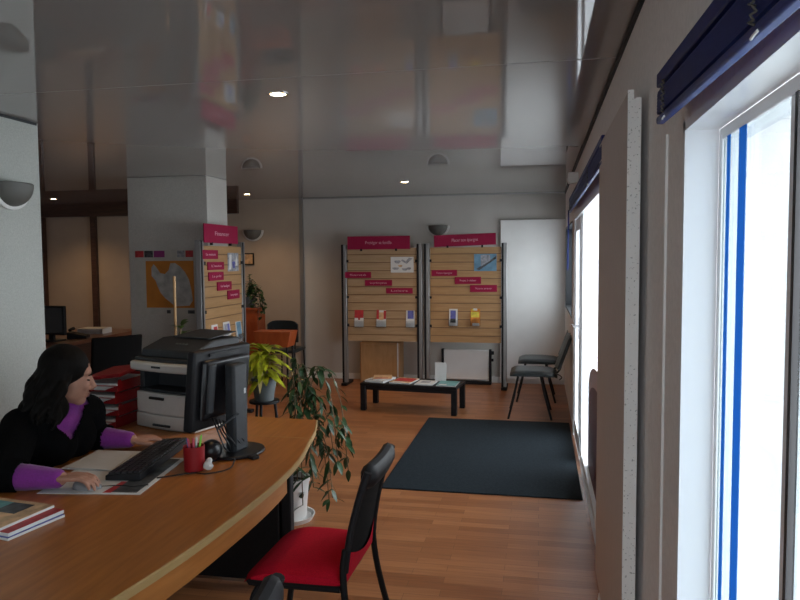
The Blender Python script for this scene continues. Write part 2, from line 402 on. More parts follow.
fillwin3 = struct(bb(RX-.004, .46, 7.0, 8.7, 1.0, 1.02), 'window_fill_right', M['greyplastic'])  # high window added to bring daylight onto the back wall and chairs
for a in ((7.0, 7.02, 1.02, 1.95), (8.68, 8.7, 1.02, 1.95), (7.02, 8.68, 1.93, 1.95)): bb(RX-.004, .46, *a).obj('window_lining', M['greyplastic'], fillwin3)
for a in ((7.02, 8.68, 1.02, 1.08), (7.02, 8.68, 1.87, 1.93), (7.02, 7.08, 1.08, 1.87), (8.62, 8.68, 1.08, 1.87), (7.82, 7.88, 1.08, 1.87)): bb(.46, .51, *a).obj('window_frame', M['pvc'], fillwin3)
for a in ((7.08, 7.82), (7.88, 8.62)): bb(.48, .484, *a, 1.08, 1.87).obj('pane', M['glass'], fillwin3)
# door 1: glazed door with white frame
dr = MB()
dr.b2(.30, .40, 6.40, 6.52, 0, 1.99); dr.b2(.30, .40, 3.2, 3.28, 0, 1.99); dr.b2(.30, .40, 3.28, 6.40, 1.93, 1.99); dr.b2(.32, .40, 5.52, 5.62, 0, 1.93); dr.b2(.33, .40, 3.28, 5.52, 0, .05)
door = struct(dr, 'door_1', M['pvc'], bevel=.004)
lf = MB()
lf.b2(.31, .36, 6.29, 6.39, .02, 1.92); lf.b2(.31, .36, 5.63, 5.73, .02, 1.92); lf.b2(.31, .36, 5.73, 6.29, 1.82, 1.92); lf.b2(.31, .36, 5.73, 6.29, .02, .16)
lf.obj('door_leaf', M['pvc'], door, bevel=.004)
bb(.333, .339, 5.73, 6.29, .16, 1.82).obj('pane', M['glass'], door)
bb(.36, .366, 3.28, 5.52, .05, 1.93).obj('pane', M['glass'], door)
hd = MB(); hd.tube([(.31, 5.69, 1.05), (.262, 5.69, 1.05), (.258, 5.71, 1.05), (.256, 5.81, 1.05)], .009, 10); hd.b2(.302, .31, 5.665, 5.715, .95, 1.12); hd.obj('door_handle', M['chrome'], door)
# maroon vinyl on the glass, curved pale top
ys = [3.3+(5.3-3.3)*i/16 for i in range(17)]
top = [(y, .62+.26*math.sqrt(max(0., 1-((y-4.4)/.92)**2)) if abs(y-4.4) < .92 else .62) for y in ys]
low = [(y, z-.13) for y, z in top]
fm = MB(); fm.prism([(3.3, .05), (5.3, .05)]+low[::-1], .357, .3595, 'x'); fm.obj('maroon_film', M['maroonfilm'], door)
fm = MB(); fm.prism(low+top[::-1], .357, .3595, 'x'); fm.obj('pale_film', M['pinkfilm'], door)

# ------------------------------------------------------------------ right wall fittings
def blind(y0, y1, z0, z1, label, tapes):
    t = thing('venetian_blind', label, 'blind', (.262, (y0+y1)/2, z0), 0, 'raised blue venetian blinds on the right wall')
    L = (y1-y0)/2; hh = z1-z0
    bb(-.014, .014, -L, L, hh-.03, hh).obj('head_rail', M['blue'], t, bevel=.003)
    for q in (-L+.1, 0, L-.1): bb(.014, .047, q-.015, q+.015, hh-.025, hh-.005).obj('bracket', M['white'], t)
    s = MB(); n = 13
    for i in range(n):
        z = .022+(hh-.066)*i/(n-1); q = .003*((i % 2)*2-1)
        s.box((.0, q, z), (.025, 2*L-.012, .0062), (0, .12, 0))
    s.obj('slats', M['blue'], t)
    bb(-.013, .004, -L, L, 0, .016).obj('bottom_rail', M['bluerail'], t, bevel=.004)
    for ty in tapes:
        c = MB(); y = ty-(y0+y1)/2
        for k in range(9):
            z = .012+(hh-.05)*k/8
            c.tube([(-.0135, y+.006*math.sin(k*2.1), z), (-.019, y+.010*math.sin(k*2.1+1), z+.005), (-.0135, y+.006*math.sin(k*2.1+2.1), z+(hh-.05)/8)], .0016, 5)
        c.obj('ladder_cord', M['sconce'], t)
        c = MB(); c.tube([(-.013, y-.012, .003), (-.015, y, .0), (-.012, y+.02, .001)], .002, 6); c.obj('cord_clip', M['white'], t)
    return t
bl1 = blind(-1.3, 1.64, 1.832, 1.940, 'navy blue venetian blind drawn up above the near bright window', (1.545, .915))
bl1.rotation_euler.x = math.radians(2.2)      # hangs a little lower at its near end
bl2 = blind(3.05, 6.35, 1.985, 2.105, 'navy blue venetian blind drawn up above the glazed door', (6.2, 3.9))
wd = MB(); wd.tube([(-.018, 1.6, .02), (-.022, 1.6, -.5)], .006, 8); wd.obj('tilt_wand', M['blue'], bl2)

# tall flat radiator between window and door
rt = thing('radiator', 'tall flat grey wall radiator with speckled white edge right of the door', 'radiator', (.28, 2.665, .2))
bb(-.03, -.022, -.495, .495, 0, 1.88).obj('front_panel', M['rad'], rt, bevel=.002)
s = MB(); s.prism([(-.030, 0), (.008, 0), (.008, 1.862), (-.007, 1.862), (-.009, 1.848), (-.013, 1.848), (-.013, 1.885), (-.030, 1.885)], .4955, .5005, 'y')
s.b2(-.0215, .004, -.4954, .49, .01, 1.86)
s.obj('side_panel', M['radside'], rt)
for a in ((.005, .03, -.30, -.26, 1.60, 1.70), (.005, .03, .40, .44, 1.60, 1.70), (.005, .03, -.30, -.26, .1, .2), (.005, .03, .40, .44, .1, .2)): bb(*a).obj('wall_bracket', M['white'], rt)
for y in (-.36, .36): MB().tube([(-.008, y, .0), (-.008, y, -.2)], .009, 10).obj('pipe', M['white'], rt)
s = MB(); s.lathe([(.001, -.11), (.02, -.11), (.022, -.06), (.018, -.04), (.001, -.04)], (-.008, .36, 0), 14); s.obj('valve', M['white'], rt)

bx = MB(); bx.b2(-.085, .0, -.045, .045, -.045, .045)
t = thing('motion_detector', 'small white sensor box high on the right wall beside the ceiling', 'sensor', (RX, 6.0, 2.25)); bx.obj('housing', M['white'], t, bevel=.008)
l = MB(); l.ell((-.083, 0, -.012), (.012, .028, .024)); l.obj('lens', M['sconcerim'], t)

# white flat panel mounted on the back wall (right)
t = thing('wall_panel_radiator', 'tall flat white panel on the back wall behind the dark grey chairs', 'radiator', (-.085, YB, .0))
bb(-.40, .395, -.055, -.03, .06, 2.065).obj('front_panel', M['white'], t, bevel=.004)
for z in (.3, 1.7): bb(-.36, .36, -.03, 0, z, z+.06).obj('wall_bracket', M['white'], t)
s = MB(); s.tube(smooth_path([(.1, -.07, .115), (.2, -.1, .10), (.3, -.09, .14), (.36, -.07, .10), (.33, -.09, .07)], 6), .006, 8); s.obj('cable', M['blackplastic'], t)

# recessed halogen spots
def spot(x, y, label):
    t = thing('ceiling_spotlight', label, 'ceiling light', (x, y, H), 0, 'recessed warm halogen spots')
    r = MB(); r.lathe([(.038, .0), (.042, -.006), (.050, -.006), (.052, 0)], n=24); r.obj('trim_ring', M['chrome'], t)
    b = MB(); b.lathe([(.0005, -.004), (.03, -.0045), (.038, -.001)], n=24); b.obj('bulb', M['bulb'], t)
    return t
SP = [(-1.25, 3.27, 'lit warm ceiling spot nearest the camera, above the desk end'), (-1.40, 7.3, 'lit warm ceiling spot above the left back display stand'),
      (-3.54, 8.15, 'lit warm ceiling spot right of the pillar near the back wall'), (-6.2, 8.1, 'lit warm ceiling spot in the back left room behind the pillar')]
for x, y, lb in SP: spot(x, y, lb)

# uplighter sconces: half bowl on a white half disc
def sconce(label, loc, rz):
    t = thing('wall_sconce', label, 'wall lamp', loc, rz, 'grey half bowl wall lamps')   # local +x points off the wall
    p = MB(); n = 20
    p.prism([(.15*math.cos(PI+PI*i/n), .145*math.sin(PI+PI*i/n)) for i in range(n+1)], 0, .022, 'x')
    p.obj('wall_plate', M['sconcerim'], t, bevel=.004)
    b = MB(); prof = [(.125*math.cos(a), -.125*math.sin(a)) for a in [PI/2*i/8 for i in range(9)]]
    inner = [(r*.95, z*.95+.004) for r, z in prof[::-1]]
    b.lathe([(max(r, .0005), z) for r, z in (prof[::-1]+inner[::-1])], (.022, 0, 0), 20, -PI/2, PI/2)
    b.v = [V((.022+(p.x-.022)*.75, p.y, p.z)) for p in b.v]
    b.obj('bowl', M['sconce'], t)
    return t
sconce('grey half bowl wall lamp on the near left wall', (LX, 3.415, 2.025), 0)
sconce('grey half bowl wall lamp above the right back display stand', (-1.28, YB, 2.01), -PI/2)
sconce('grey half bowl wall lamp on the back wall right of the pillar stand', (-3.80, YB-.02, 1.985), -PI/2)

# small framed picture
t = thing('framed_picture', 'tiny black framed picture on the back wall above the orange pedestal plant', 'picture', (-3.87, YB-.02, 1.60))
s = MB(); s.b2(-.075, .075, -.018, 0, .065, .08); s.b2(-.075, .075, -.018, 0, -.08, -.065); s.b2(-.075, -.06, -.018, 0, -.065, .065); s.b2(.06, .075, -.018, 0, -.065, .065); s.obj('frame', M['blackplastic'], t)
bb(-.06, .06, -.008, -.002, -.065, .065).obj('print', M['printwarm'], t)

# ------------------------------------------------------------------ rug
r = MB(); r.b2(-1.08, .285, 4.66, 6.83, 0, .010)
tag(r.obj('entrance_mat', M['rug'], bevel=.004), 'large charcoal entrance mat lying on the parquet by the glazed door', 'mat')

# ------------------------------------------------------------------ display stands
def slat_panel(mb, w, z0, z1, y0, y1, pitch=.1):
    """board with routed grooves, front at y0 (towards -y)"""
    z = z0
    prof = [(y1, z0), (y0, z0)]
    k = z0+pitch*.8
    while k < z1-.03:
        prof += [(y0, k-.006), (y0+.013, k-.006), (y0+.013, k+.006), (y0, k+.006)]; k += pitch
    prof += [(y0, z1), (y1, z1)]
    nslots = int((k-z0-pitch*.8)/pitch+.5)
    n = len(prof)
    vs = [(-w/2, a, b) for a, b in prof]+[(w/2, a, b) for a, b in prof]
    mb.add(vs, [list(range(n))[::-1], list(range(n, 2*n))]+[(i, (i+1) % n, n+(i+1) % n, n+i) for i in range(n)])
    mb.cur = 1
    for i in range(nslots):
        z = z0+pitch*(.8+i); mb.b2(-w/2+.001, w/2-.001, y0+.003, y0+.0128, z-.0058, z+.0058)
    mb.cur = 0
def display_stand(label, loc, rz, W, panel_m, head, head_rect, strips, head_tilt=0.):
    """local: centre at origin, front towards -y; strips = (x0,x1,z0,z1,text)"""
    t = thing('display_stand', label, 'display stand', loc, rz, 'slatted brochure display stands with maroon signs')
    for sx in (-1, 1):
        p = MB(); p.b2(sx*W/2-.036, sx*W/2+.030, -.03, .03, .02, 1.775); p.obj('post', M['post'], t, bevel=.006)
        p = MB(); p.b2(sx*W/2-.034, sx*W/2-.010, -.034, -.030, .03, 1.77); p.obj('post_groove', M['blackmetal'], t)
        p = MB(); p.b2(sx*W/2-.035, sx*W/2+.035, -.10, .24, 0, .035); p.obj('foot', M['blackmetal'], t, bevel=.006)
    p = MB(); slat_panel(p, W-.08, .565, 1.725, -.018, .004); p.obj('slat_panel', [panel_m, M['slot']], t, smooth=False)
    x0, x1, z0, z1 = head_rect
    hs = MB(); hs.box(((x0+x1)/2, -.035, (z0+z1)/2), (x1-x0, .012, z1-z0), (0, -head_tilt, 0)); sg = hs.obj('header_sign', M['maroon'], t, bevel=.002)
    R = Matrix.Rotation(-head_tilt, 4, 'Y') @ Matrix.Rotation(PI/2, 4, 'X')
    text('lettering', head, .055, Matrix.Translation(((x0+x1)/2, -.0425, (z0+z1)/2)) @ R, M['lettering'], sg, width=(x1-x0)*.42)
    for q in (.22, .78): MB().box((x0+(x1-x0)*q, -.03, z0-.006), (.022, .022, .03)).obj('sign_clip', M['blackplastic'], t)
    for (a, b, c, d, tx) in strips:
        q = MB(); q.box(((a+b)/2, -.026, (c+d)/2), (b-a, .014, d-c), (0, -head_tilt*.4, 0)); lp = q.obj('label_strip', M['maroon'], t, bevel=.002)
        text('lettering', tx, min(.032, (d-c)*.5), Matrix.Translation(((a+b)/2, -.0345, (c+d)/2)) @ Matrix.Rotation(PI/2, 4, 'X'), M['lettering'], lp, width=(b-a)*.62)
    for sx in (-1, 1):
        for z in (.75, 1.1, 1.55): bb(sx*(W/2-.045)-.012, sx*(W/2-.045)+.012, -.03, .02, z, z+.03).obj('panel_clip', M['blackplastic'], t)
    return t
SY = 8.5
def px2(x, y, Yd):            # pixel of the survey photo to wall coordinates at distance Yd
    f = 700.; psi = math.radians(11.3); th = math.atan(42/700.); ro = math.radians(.4)
    fw = V((-math.sin(psi)*math.cos(th), math.cos(psi)*math.cos(th), -math.sin(th))); r0 = V((math.cos(psi), math.sin(psi), 0)); u0 = r0.cross(fw)
    Rr = r0*math.cos(ro)-u0*math.sin(ro); U = u0*math.cos(ro)+r0*math.sin(ro)
    return fw*f+Rr*(x-400)+U*(300-y)
def on_y(x, y, Yd):
    d = px2(x, y, Yd); k = Yd/d.y; return d.x*k, 1.6+d.z*k
def on_x(x, y, X):
    d = px2(x, y, 1); k = X/d.x; return d.y*k, 1.6+d.z*k
def rect_y(x0, x1, y0, y1, cx):
    Yd = SY-.03
    a, zt = on_y(x0, y0, Yd); b, zb = on_y(x1, y1, Yd)
    return (a-cx, b-cx, zb, zt)
cA, cB = -1.925, -.885
strA = [(*rect_y(345, 371, 272, 278, cA), 'Santé'), (*rect_y(365, 392, 280, 285.8, cA), 'La prévoyance'), (*rect_y(386, 412.7, 288, 293.6, cA), 'Loisirs')]
strB = [(*rect_y(431.5, 457, 270, 276, cB), 'Votre épargne'), (*rect_y(454.7, 481, 277, 284, cB), 'Projets à réaliser'), (*rect_y(470, 497, 285, 292, cB), 'Votre avenir')]
hA = rect_y(347.5, 410, 236.5, 249, cA); hB = rect_y(434, 496, 234.5, 245.5, cB)
stA = display_stand('slatted display stand left of two on the back wall, above the wooden cabinet', (cA, SY, 0), 0, .96, M['slat'], 'Protéger sa famille', hA, strA)
stB = display_stand('slatted display stand right of two on the back wall, in front of the white heater', (cB, SY, 0), 0, .94, M['slatb'], 'Placer son épargne', hB, strB, .03)
# the stand along the pillar faces +x : local -y -> +x
PXs = -3.03; yc = 6.34
def rect_x(x0, x1, y0, y1):
    a, zt = on_x(x0, y0, PXs+.03); b, zb = on_x(x1, y1, PXs+.03); m, zt2 = on_x(x1, y0, PXs+.03)
    return (a-yc, b-yc, zb, (zt+zt2)/2)
strC = [(*rect_x(202.5, 218, 250, 259), 'La maison'), (*rect_x(208, 224, 262, 269.5), 'L\'auto'), (*rect_x(209, 223.6, 272, 280), 'Le prêt'), (*rect_x(217.6, 231.6, 281.6, 289.4), 'Le budget'), (*rect_x(228, 239.5, 290, 298), 'Les projets')]
hC = rect_x(203, 237, 225, 244)
stC = display_stand('slatted display stand set sideways against the pillar', (PXs, yc, 0), PI/2, .90, M['slatb'], 'Financer', hC, strC)

# posters clipped on the stands
def poster(label, loc, rz, w, h, mats, marks):
    t = MB(); t.b2(-w/2, w/2, -.003, 0, 0, h)
    for k, polys in enumerate(marks):
        t.cur = k+1
        for pl in polys: t.prism([(a*w-w/2, b*h) for a, b in pl], .003, .0034, 'y')
    o = t.obj('poster', mats, smooth=False); o.location = loc; o.rotation_euler = (0, 0, rz)
    return tag(o, label, 'poster', 'small posters on the display stands')
def blob(cx, cy, rx, ry, n=12, ph=0, wob=.25):
    return [(cx+rx*(1+wob*math.sin(3*2*PI*i/n+ph))*math.cos(2*PI*i/n), cy+ry*(1+wob*math.cos(2*2*PI*i/n+ph))*math.sin(2*PI*i/n)) for i in range(n)]
a = rect_y(390.5, 413.5, 257, 272.5, cA)
poster('white poster with grey printed shapes on the left back stand', (cA+(a[0]+a[1])/2, SY-.0185, a[2]), 0, a[1]-a[0], a[3]-a[2], [M['paper'], M['printgrey'], M['printwarm']],
       [[blob(.3, .68, .13, .13), [(.45, .75), (.7, .55), (.95, .9), (.8, .95), (.66, .72), (.5, .85)], blob(.22, .25, .14, .1), blob(.62, .2, .12, .1), blob(.8, .25, .08, .1)], [blob(.42, .42, .09, .09)]])
a = rect_y(474, 496.5, 254, 271, cB)
poster('blue photo poster with a dark diagonal on the right back stand', (cB+(a[0]+a[1])/2, SY-.0185, a[2]), 0, a[1]-a[0], a[3]-a[2], [M['printblue'], M['printgrey'], M['printdark']],
       [[[(.3, .25), (.75, .62), (.7, .95), (.3, .95)]], [[(.22, .04), (.98, .72), (.98, .88), (.7, .62), (.1, .12)]]])
a = rect_x(228.5, 239.5, 253, 271)
poster('grey photo poster on the stand beside the pillar', (PXs+.0185, yc+(a[0]+a[1])/2, a[2]), PI/2, a[1]-a[0], a[3]-a[2], [M['printgrey'], M['paper'], M['printnavy']],
       [[[(.1, .1), (.3, .1), (.35, .9), (.15, .9)], [(.6, .3), (.9, .3), (.85, .9)]], [blob(.55, .35, .15, .25)]])

# brochures in clear holders
M['acrylic'] = glass('clear_acrylic', (.93, .94, .95), .7)
def brochure(label, loc, rz, w, h, mats, layout, lean=.12):
    t = thing('brochure_holder', label, 'brochure', loc, rz, 'leaflets in clear holders on the display stands')
    s = MB(); s.b2(-w/2-.004, w/2+.004, -.004, 0, 0, h*.8); s.b2(-w/2-.004, w/2+.004, -.034, -.031, 0, h*.38); s.b2(-w/2-.004, w/2+.004, -.034, 0, 0, .003)
    s.obj('holder', M['acrylic'], t)
    b = MB(); b.M = Matrix.Translation((0, -.024, .004)) @ Matrix.Rotation(-lean, 4, 'X')
    b.b2(-w/2, w/2, 0, .012, 0, h)
    for k, polys in enumerate(layout):
        b.cur = k+1
        for (x0, x1, z0, z1) in polys: b.b2(-w/2+x0*w, -w/2+x1*w, -.0006, .001, z0*h, z1*h)
    b.obj('leaflets', mats, t, smooth=False)
    return t
def br_y(x0, x1, y0, y1, label, mats, lay):
    a = rect_y(x0, x1, y0, y1, 0); brochure(label, ((a[0]+a[1])/2, SY-.0185, a[2]), 0, a[1]-a[0], a[3]-a[2], mats, lay)
br_y(354.5, 363.5, 310, 327, 'red topped white leaflet, leftmost on the left back stand', [M['paper'], M['printred']], [[(.0, 1, .52, 1), (.4, .62, .4, .56)]])
br_y(376.5, 386, 310, 327, 'reddish photo leaflet in the middle of the left back stand', [M['paper'], M['printred'], M['printwarm']], [[(0, .25, .45, 1), (.75, 1, .45, .95)], [(.25, .75, .4, .85)]])
br_y(406, 414.5, 310, 327.5, 'white leaflet with violet square at the right of the left back stand', [M['paper'], M['printnavy']], [[(.18, .9, .48, .95)]])
br_y(449, 457.5, 309, 326, 'white framed dark blue leaflet on the right back stand', [M['paper'], M['printnavy'], M['printdark']], [[(.16, .8, .42, .9)], [(.16, .8, .18, .42)]])
br_y(470.5, 480, 307.5, 326, 'orange and yellow leaflet on the right back stand', [M['printorange'], M['printyellow'], M['paper']], [[(.05, .9, .45, .75), (.1, .5, .8, .9)], [(.2, .95, 0, .14), (.3, .7, .82, 1)]])
def br_x(x0, x1, y0, y1, label, mats, lay):
    a = rect_x(x0, x1, y0, y1); brochure(label, (PXs+.0185, yc+(a[0]+a[1])/2, a[2]), PI/2, max(.09, a[1]-a[0]), a[3]-a[2], mats, lay)
br_x(212.5, 219, 325, 345, 'red and white leaflet on the pillar stand above the printer', [M['paper'], M['printred']], [[(.3, .9, .3, .9)]])
br_x(224, 231, 322, 342, 'grey blue leaflet in the middle of the pillar stand', [M['paper'], M['printgrey'], M['printnavy']], [[(.1, .6, .1, .9)], [(.6, .9, .5, .9)]])
br_x(236.5, 242, 320, 341, 'light blue leaflet at the right of the pillar stand', [M['paper'], M['printblue']], [[(.1, .95, .12, .9)]])

# map poster on the pillar and the strip above it
def mp(x, y):
    a, z = on_y(x, y, 6.235); return a, z
x0, zt = mp(145.5, 261); x1, zb = mp(194.5, 308)
xa, za = mp(134.5, 249.5); xb, zb2 = mp(194.8, 315)
m = MB(); m.prism([(xa, zb2), (xb, zb2), (xb, za), (xa, za)], -6.237, -6.239, 'y')
def inq(a, b): return (x0+(x1-x0)*a, zb+(zt-zb)*b)
m.cur = 1; m.prism([inq(0, 0), inq(1, 0), inq(1, 1), inq(0, 1)], -6.237, -6.2362, 'y')
m.cur = 2; m.prism([inq(*p) for p in [(.12, .86), (.17, .93), (.24, .84), (.3, .74), (.4, .72), (.48, .8), (.52, .95), (.62, .95), (.72, .88), (.82, .76), (.9, .6), (.94, .4), (.97, .16), (.9, .05), (.74, .04), (.6, .03), (.5, .12), (.4, .2), (.3, .32), (.24, .46), (.2, .58), (.12, .68)]], -6.2362, -6.2358, 'y')
cols = [3, 4, 5, 6, 7, 3]; xs = [0, .16, .32, .52, .72, .86, 1.]
zc0, zc1 = mp(134.5, 257.5)[1], mp(134.5, 251)[1]
for i, c in enumerate(cols):
    m.cur = c; e = .004; A = xa+(xb-xa)*xs[i]+e; B = xa+(xb-xa)*xs[i+1]-e
    m.prism([(A, zc0), (B, zc0), (B, zc1), (A, zc1)], -6.237, -6.2364, 'y')
m.cur = 4
for (a, b) in ((.42, .5), (.86, 1.)):
    m.prism([inq(a, -.12), inq(b, -.12), inq(b, -.05), inq(a, -.05)], -6.237, -6.2364, 'y')
M['mapmagenta'] = mat('magenta_ink', (.26, .03, .17), .55)
tag(m.obj('map_poster', [M['mappaper'], M['maporange'], M['mapland'], M['printred'], M['printdark'], M['mapmagenta'], M['mappaper'], M['printgrey']], smooth=False), 'orange map poster with pale land shape on the pillar front', 'poster')

# ------------------------------------------------------------------ coffee table and papers
ct = thing('coffee_table', 'long low black coffee table in front of the display stands', 'table', (-1.31, 7.235, 0), math.radians(-6.5))
bb(-.52, .52, -.22, .22, .262, .292).obj('tabletop', M['blackmetal'], ct, bevel=.006)
for sx in (-1, 1):
    for sy in (-1, 1): MB().box((sx*.49, sy*.19, .131), (.055, .055, .262)).obj('leg', M['blackmetal'], ct, bevel=.004)
for y in (-.19, .19): bb(-.46, .46, y-.01, y+.01, .22, .262).obj('rail', M['blackmetal'], ct)
def magazine(label, loc, rz, w, d, h, mats, marks, group, cat='magazine', name='magazine'):
    t = MB(); t.b2(-w/2, w/2, -d/2, d/2, 0, h-.001); t.cur = 1; t.b2(-w/2, w/2, -d/2, d/2, h-.001, h)
    for k, (x0, x1, y0, y1) in marks:
        t.cur = k; t.b2(-w/2+x0*w, -w/2+x1*w, -d/2+y0*d, -d/2+y1*d, h-.0004, h+.0004)
    o = t.obj(name, mats, smooth=False); o.location = loc; o.rotation_euler = (0, 0, rz); return tag(o, label, cat, group)
def ontable(lx, ly, z=.292):
    a = math.radians(-6.5); return (-1.31+lx*math.cos(a)-ly*math.sin(a), 7.235+lx*math.sin(a)+ly*math.cos(a), z)
G = 'magazines on the low black table'
magazine('white topped magazine pile at the left end of the low table', ontable(-.36, -.02), -.25, .22, .30, .022, [M['paper'], M['paper'], M['printwarm'], M['printgrey']], [(2, (.1, .6, .45, .9)), (3, (.1, .8, .05, .3))], G)
magazine('tan covered magazine lying on the white pile, low table', ontable(-.35, .03, .3145), .2, .2, .26, .008, [M['paper'], M['printwarm'], M['printred']], [(2, (.1, .8, .1, .3))], G)
magazine('red brown photo magazine second from left on the low table', ontable(-.09, -.02), -.18, .23, .30, .014, [M['paper'], M['printwarm'], M['printred'], M['paper']], [(2, (.05, .95, .3, .9)), (3, (.1, .7, .06, .2))], G)
magazine('small white magazine third from left on the low table', ontable(.16, -.06), -.1, .19, .24, .010, [M['paper'], M['paper'], M['printgrey']], [(2, (.2, .7, .4, .8))], G)
magazine('teal covered magazine at the right end of the low table', ontable(.39, -.04), -.05, .20, .28, .008, [M['paper'], M['printteal'], M['paper']], [(2, (.1, .5, .1, .3))], G)
t = thing('standing_leaflet', 'upright white leaflet standing on the low black table', 'leaflet', ontable(.275, .10), math.radians(-6.5))
s = MB(); s.box((0, 0, .10), (.125, .003, .20), (-.08, 0, 0)); s.cur = 1; s.box((0, -.0022, .06), (.08, .001, .05), (-.08, 0, 0)); s.obj('card', [M['paper'], M['printwarm']], t)
s = MB(); s.b2(-.05, .05, -.02, .05, 0, .004); s.obj('base', M['acrylic'], t)

# ------------------------------------------------------------------ grey visitor chairs by the right wall (facing -x)
def grey_chair(label, loc):
    t = thing('visitor_chair', label, 'chair', loc, 0, 'dark grey visitor chairs by the right wall')   # local: faces -x
    def seatf(u, v):
        x = -.24+.46*u; y = -.24+.48*v
        e = (max(0, abs(u-.5)*2-.7)/.3)**2+(max(0, abs(v-.5)*2-.7)/.3)**2
        return (x, y, .468+.012*math.sin(PI*u)-.022*e-.01*u)
    s = MB(); s.grid(seatf, 14, 14); s.grid(lambda u, v: (seatf(u, v)[0], seatf(u, v)[1], .425), 14, 14)
    n = 14; top = [seatf(i/n, j/n) for i, j in [(i, 0) for i in range(n+1)]+[(n, j) for j in range(1, n+1)]+[(i, n) for i in range(n-1, -1, -1)]+[(0, j) for j in range(n-1, 0, -1)]]
    k = len(top); s.add(top+[(p[0], p[1], .425) for p in top], [(i, (i+1) % k, k+(i+1) % k, k+i) for i in range(k)])
    s.obj('seat', M['greyfabric'], t, bevel=.006)
    def bk(u, v, off=0):
        a = -.225+.45*u; z = .50+.33*v
        x = .215+.12*v-.018*math.cos((u-.5)*PI)+off
        w = 1-.10*max(0, v-.7)/.3
        return (x, a*w, z-.02*(abs(u-.5)*2)**4*(v > .9))
    s = MB(); s.grid(lambda u, v: bk(u, v), 10, 8); s.grid(lambda u, v: bk(u, v, .035), 10, 8)
    e = [(i/10, 0) for i in range(11)]+[(1, j/8) for j in range(1, 9)]+[(i/10, 1) for i in range(9, -1, -1)]+[(0, j/8) for j in range(7, 0, -1)]
    k = len(e); s.add([bk(*p) for p in e]+[bk(p[0], p[1], .035) for p in e], [(i, (i+1) % k, k+(i+1) % k, k+i) for i in range(k)])
    s.obj('backrest', M['greyfabric'], t, bevel=.008)
    for sy in (-1, 1):
        l = MB(); l.tube([(-.255, sy*.25, .0), (-.20, sy*.225, .22), (-.16, sy*.205, .425)], .011, 10); l.obj('leg', M['blackmetal'], t)
        l = MB(); l.tube([(.165, sy*.25, .0), (.10, sy*.225, .24), (.06, sy*.205, .425)], .011, 10); l.obj('leg', M['blackmetal'], t)
        l = MB(); l.tube(smooth_path([(.06, sy*.17, .418), (.16, sy*.17, .43), (.235, sy*.17, .48), (.262, sy*.17, .56)], 5), .010, 10); l.obj('back_support', M['blackmetal'], t)
    for x in (-.16, .06): MB().tube([(x, -.205, .418), (x, .205, .418)], .010, 8).obj('seat_rail', M['blackmetal'], t)
    return t
gc = grey_chair('dark grey visitor chair by the right wall, nearer of the two', (-.045, 7.18, 0))
dup(gc, (.01, 8.02, 0), 0, 'dark grey visitor chair by the right wall, farther one near the back wall')

# ------------------------------------------------------------------ heater, cabinet at the back
t = thing('convector_heater', 'white panel heater with black ends behind the right back stand', 'heater', (-.905, 8.80, 0))
bb(-.285, .285, -.03, .03, .06, .435).obj('front_panel', M['white'], t, bevel=.006)
for sx in (-1, 1): bb(sx*.30-.015, sx*.30+.015, -.04, .035, .04, .445).obj('end_cap', M['blackplastic'], t, bevel=.005)
bb(-.315, .315, -.04, .04, .0, .035).obj('base', M['blackplastic'], t, bevel=.004)
s = MB(); s.M = Matrix.Translation((.315, 0, .4)) @ Matrix.Rotation(PI/2, 4, 'Y'); s.lathe([(.0005, .03), (.022, .03), (.025, 0)], n=14); s.obj('knob', M['blackplastic'], t)
s = MB(); s.M = Matrix.Translation((.315, 0, .31)) @ Matrix.Rotation(PI/2, 4, 'Y'); s.lathe([(.0005, .025), (.018, .025), (.02, 0)], n=14); s.obj('knob', M['blackplastic'], t)
t = thing('low_cabinet', 'low honey wood cabinet on the floor behind the left back stand', 'cabinet', (-2.01, 8.78, 0))
bb(-.25, .27, -.11, .15, 0, .525).obj('carcass', M['cabinet'], t, bevel=.003)
bb(-.24, .235, -.122, -.11, .03, .50).obj('door', M['cabinet'], t, bevel=.003)
bb(.238, .252, -.124, -.11, .0, .525).obj('edge_strip', M['paper'], t)

# orange pedestal with plant, orange table, dark chair behind it
t = thing('plant_pedestal', 'tall orange red pedestal by the back wall right of the pillar', 'pedestal', (-3.70, 8.62, 0))
bb(-.125, .125, -.125, .125, .03, .94).obj('column', M['orangewood'], t, bevel=.004); bb(-.135, .135, -.135, .135, .94, .965).obj('top', M['orangewood'], t, bevel=.003); bb(-.13, .13, -.13, .13, 0, .03).obj('plinth', M['blackplastic'], t)
def pot(mb, r0, r1, h, wall=.008, n=24):
    mb.lathe([(.0005, 0), (r0, 0), (r1, h*.9), (r1+.006, h*.9), (r1+.006, h), (r1-wall, h), (r1-wall-.002, h*.8)], n=n)
def soil(r, z):
    s = MB(); s.lathe([(.0005, z+.006), (r*.6, z+.004), (r, z)], n=18); return s
t = thing('potted_plant', 'trailing dark green plant in grey pot on the orange pedestal', 'plant', (-3.74, 8.62, .965))
s = MB(); pot(s, .06, .075, .14); s.obj('pot', M['potgrey'], t); soil(.07, .112).obj('soil', M['soil'], t)
st = MB(); lv = MB(); rnd = random.Random(3)
for k in range(11):
    a = rnd.uniform(-1.4, 1.2); h = rnd.uniform(.05, .32); out = rnd.uniform(.08, .26)
    pts = smooth_path([(0, 0, .11), (.3*out*math.cos(a), -.3*out*abs(math.sin(a)), .13+h), (out*math.cos(a), -out*.5, .1+h*.5), (out*1.15*math.cos(a), -out*.55, -.05-rnd.random()*.12+h*.3)], 5)
    st.tube(pts, .003, 5)
    for p in pts[2:]:
        lv.leaf(p, (rnd.uniform(-1, 1), rnd.uniform(-1, .4), rnd.uniform(-.5, .5)), rnd.uniform(.05, .085), .045, .4)
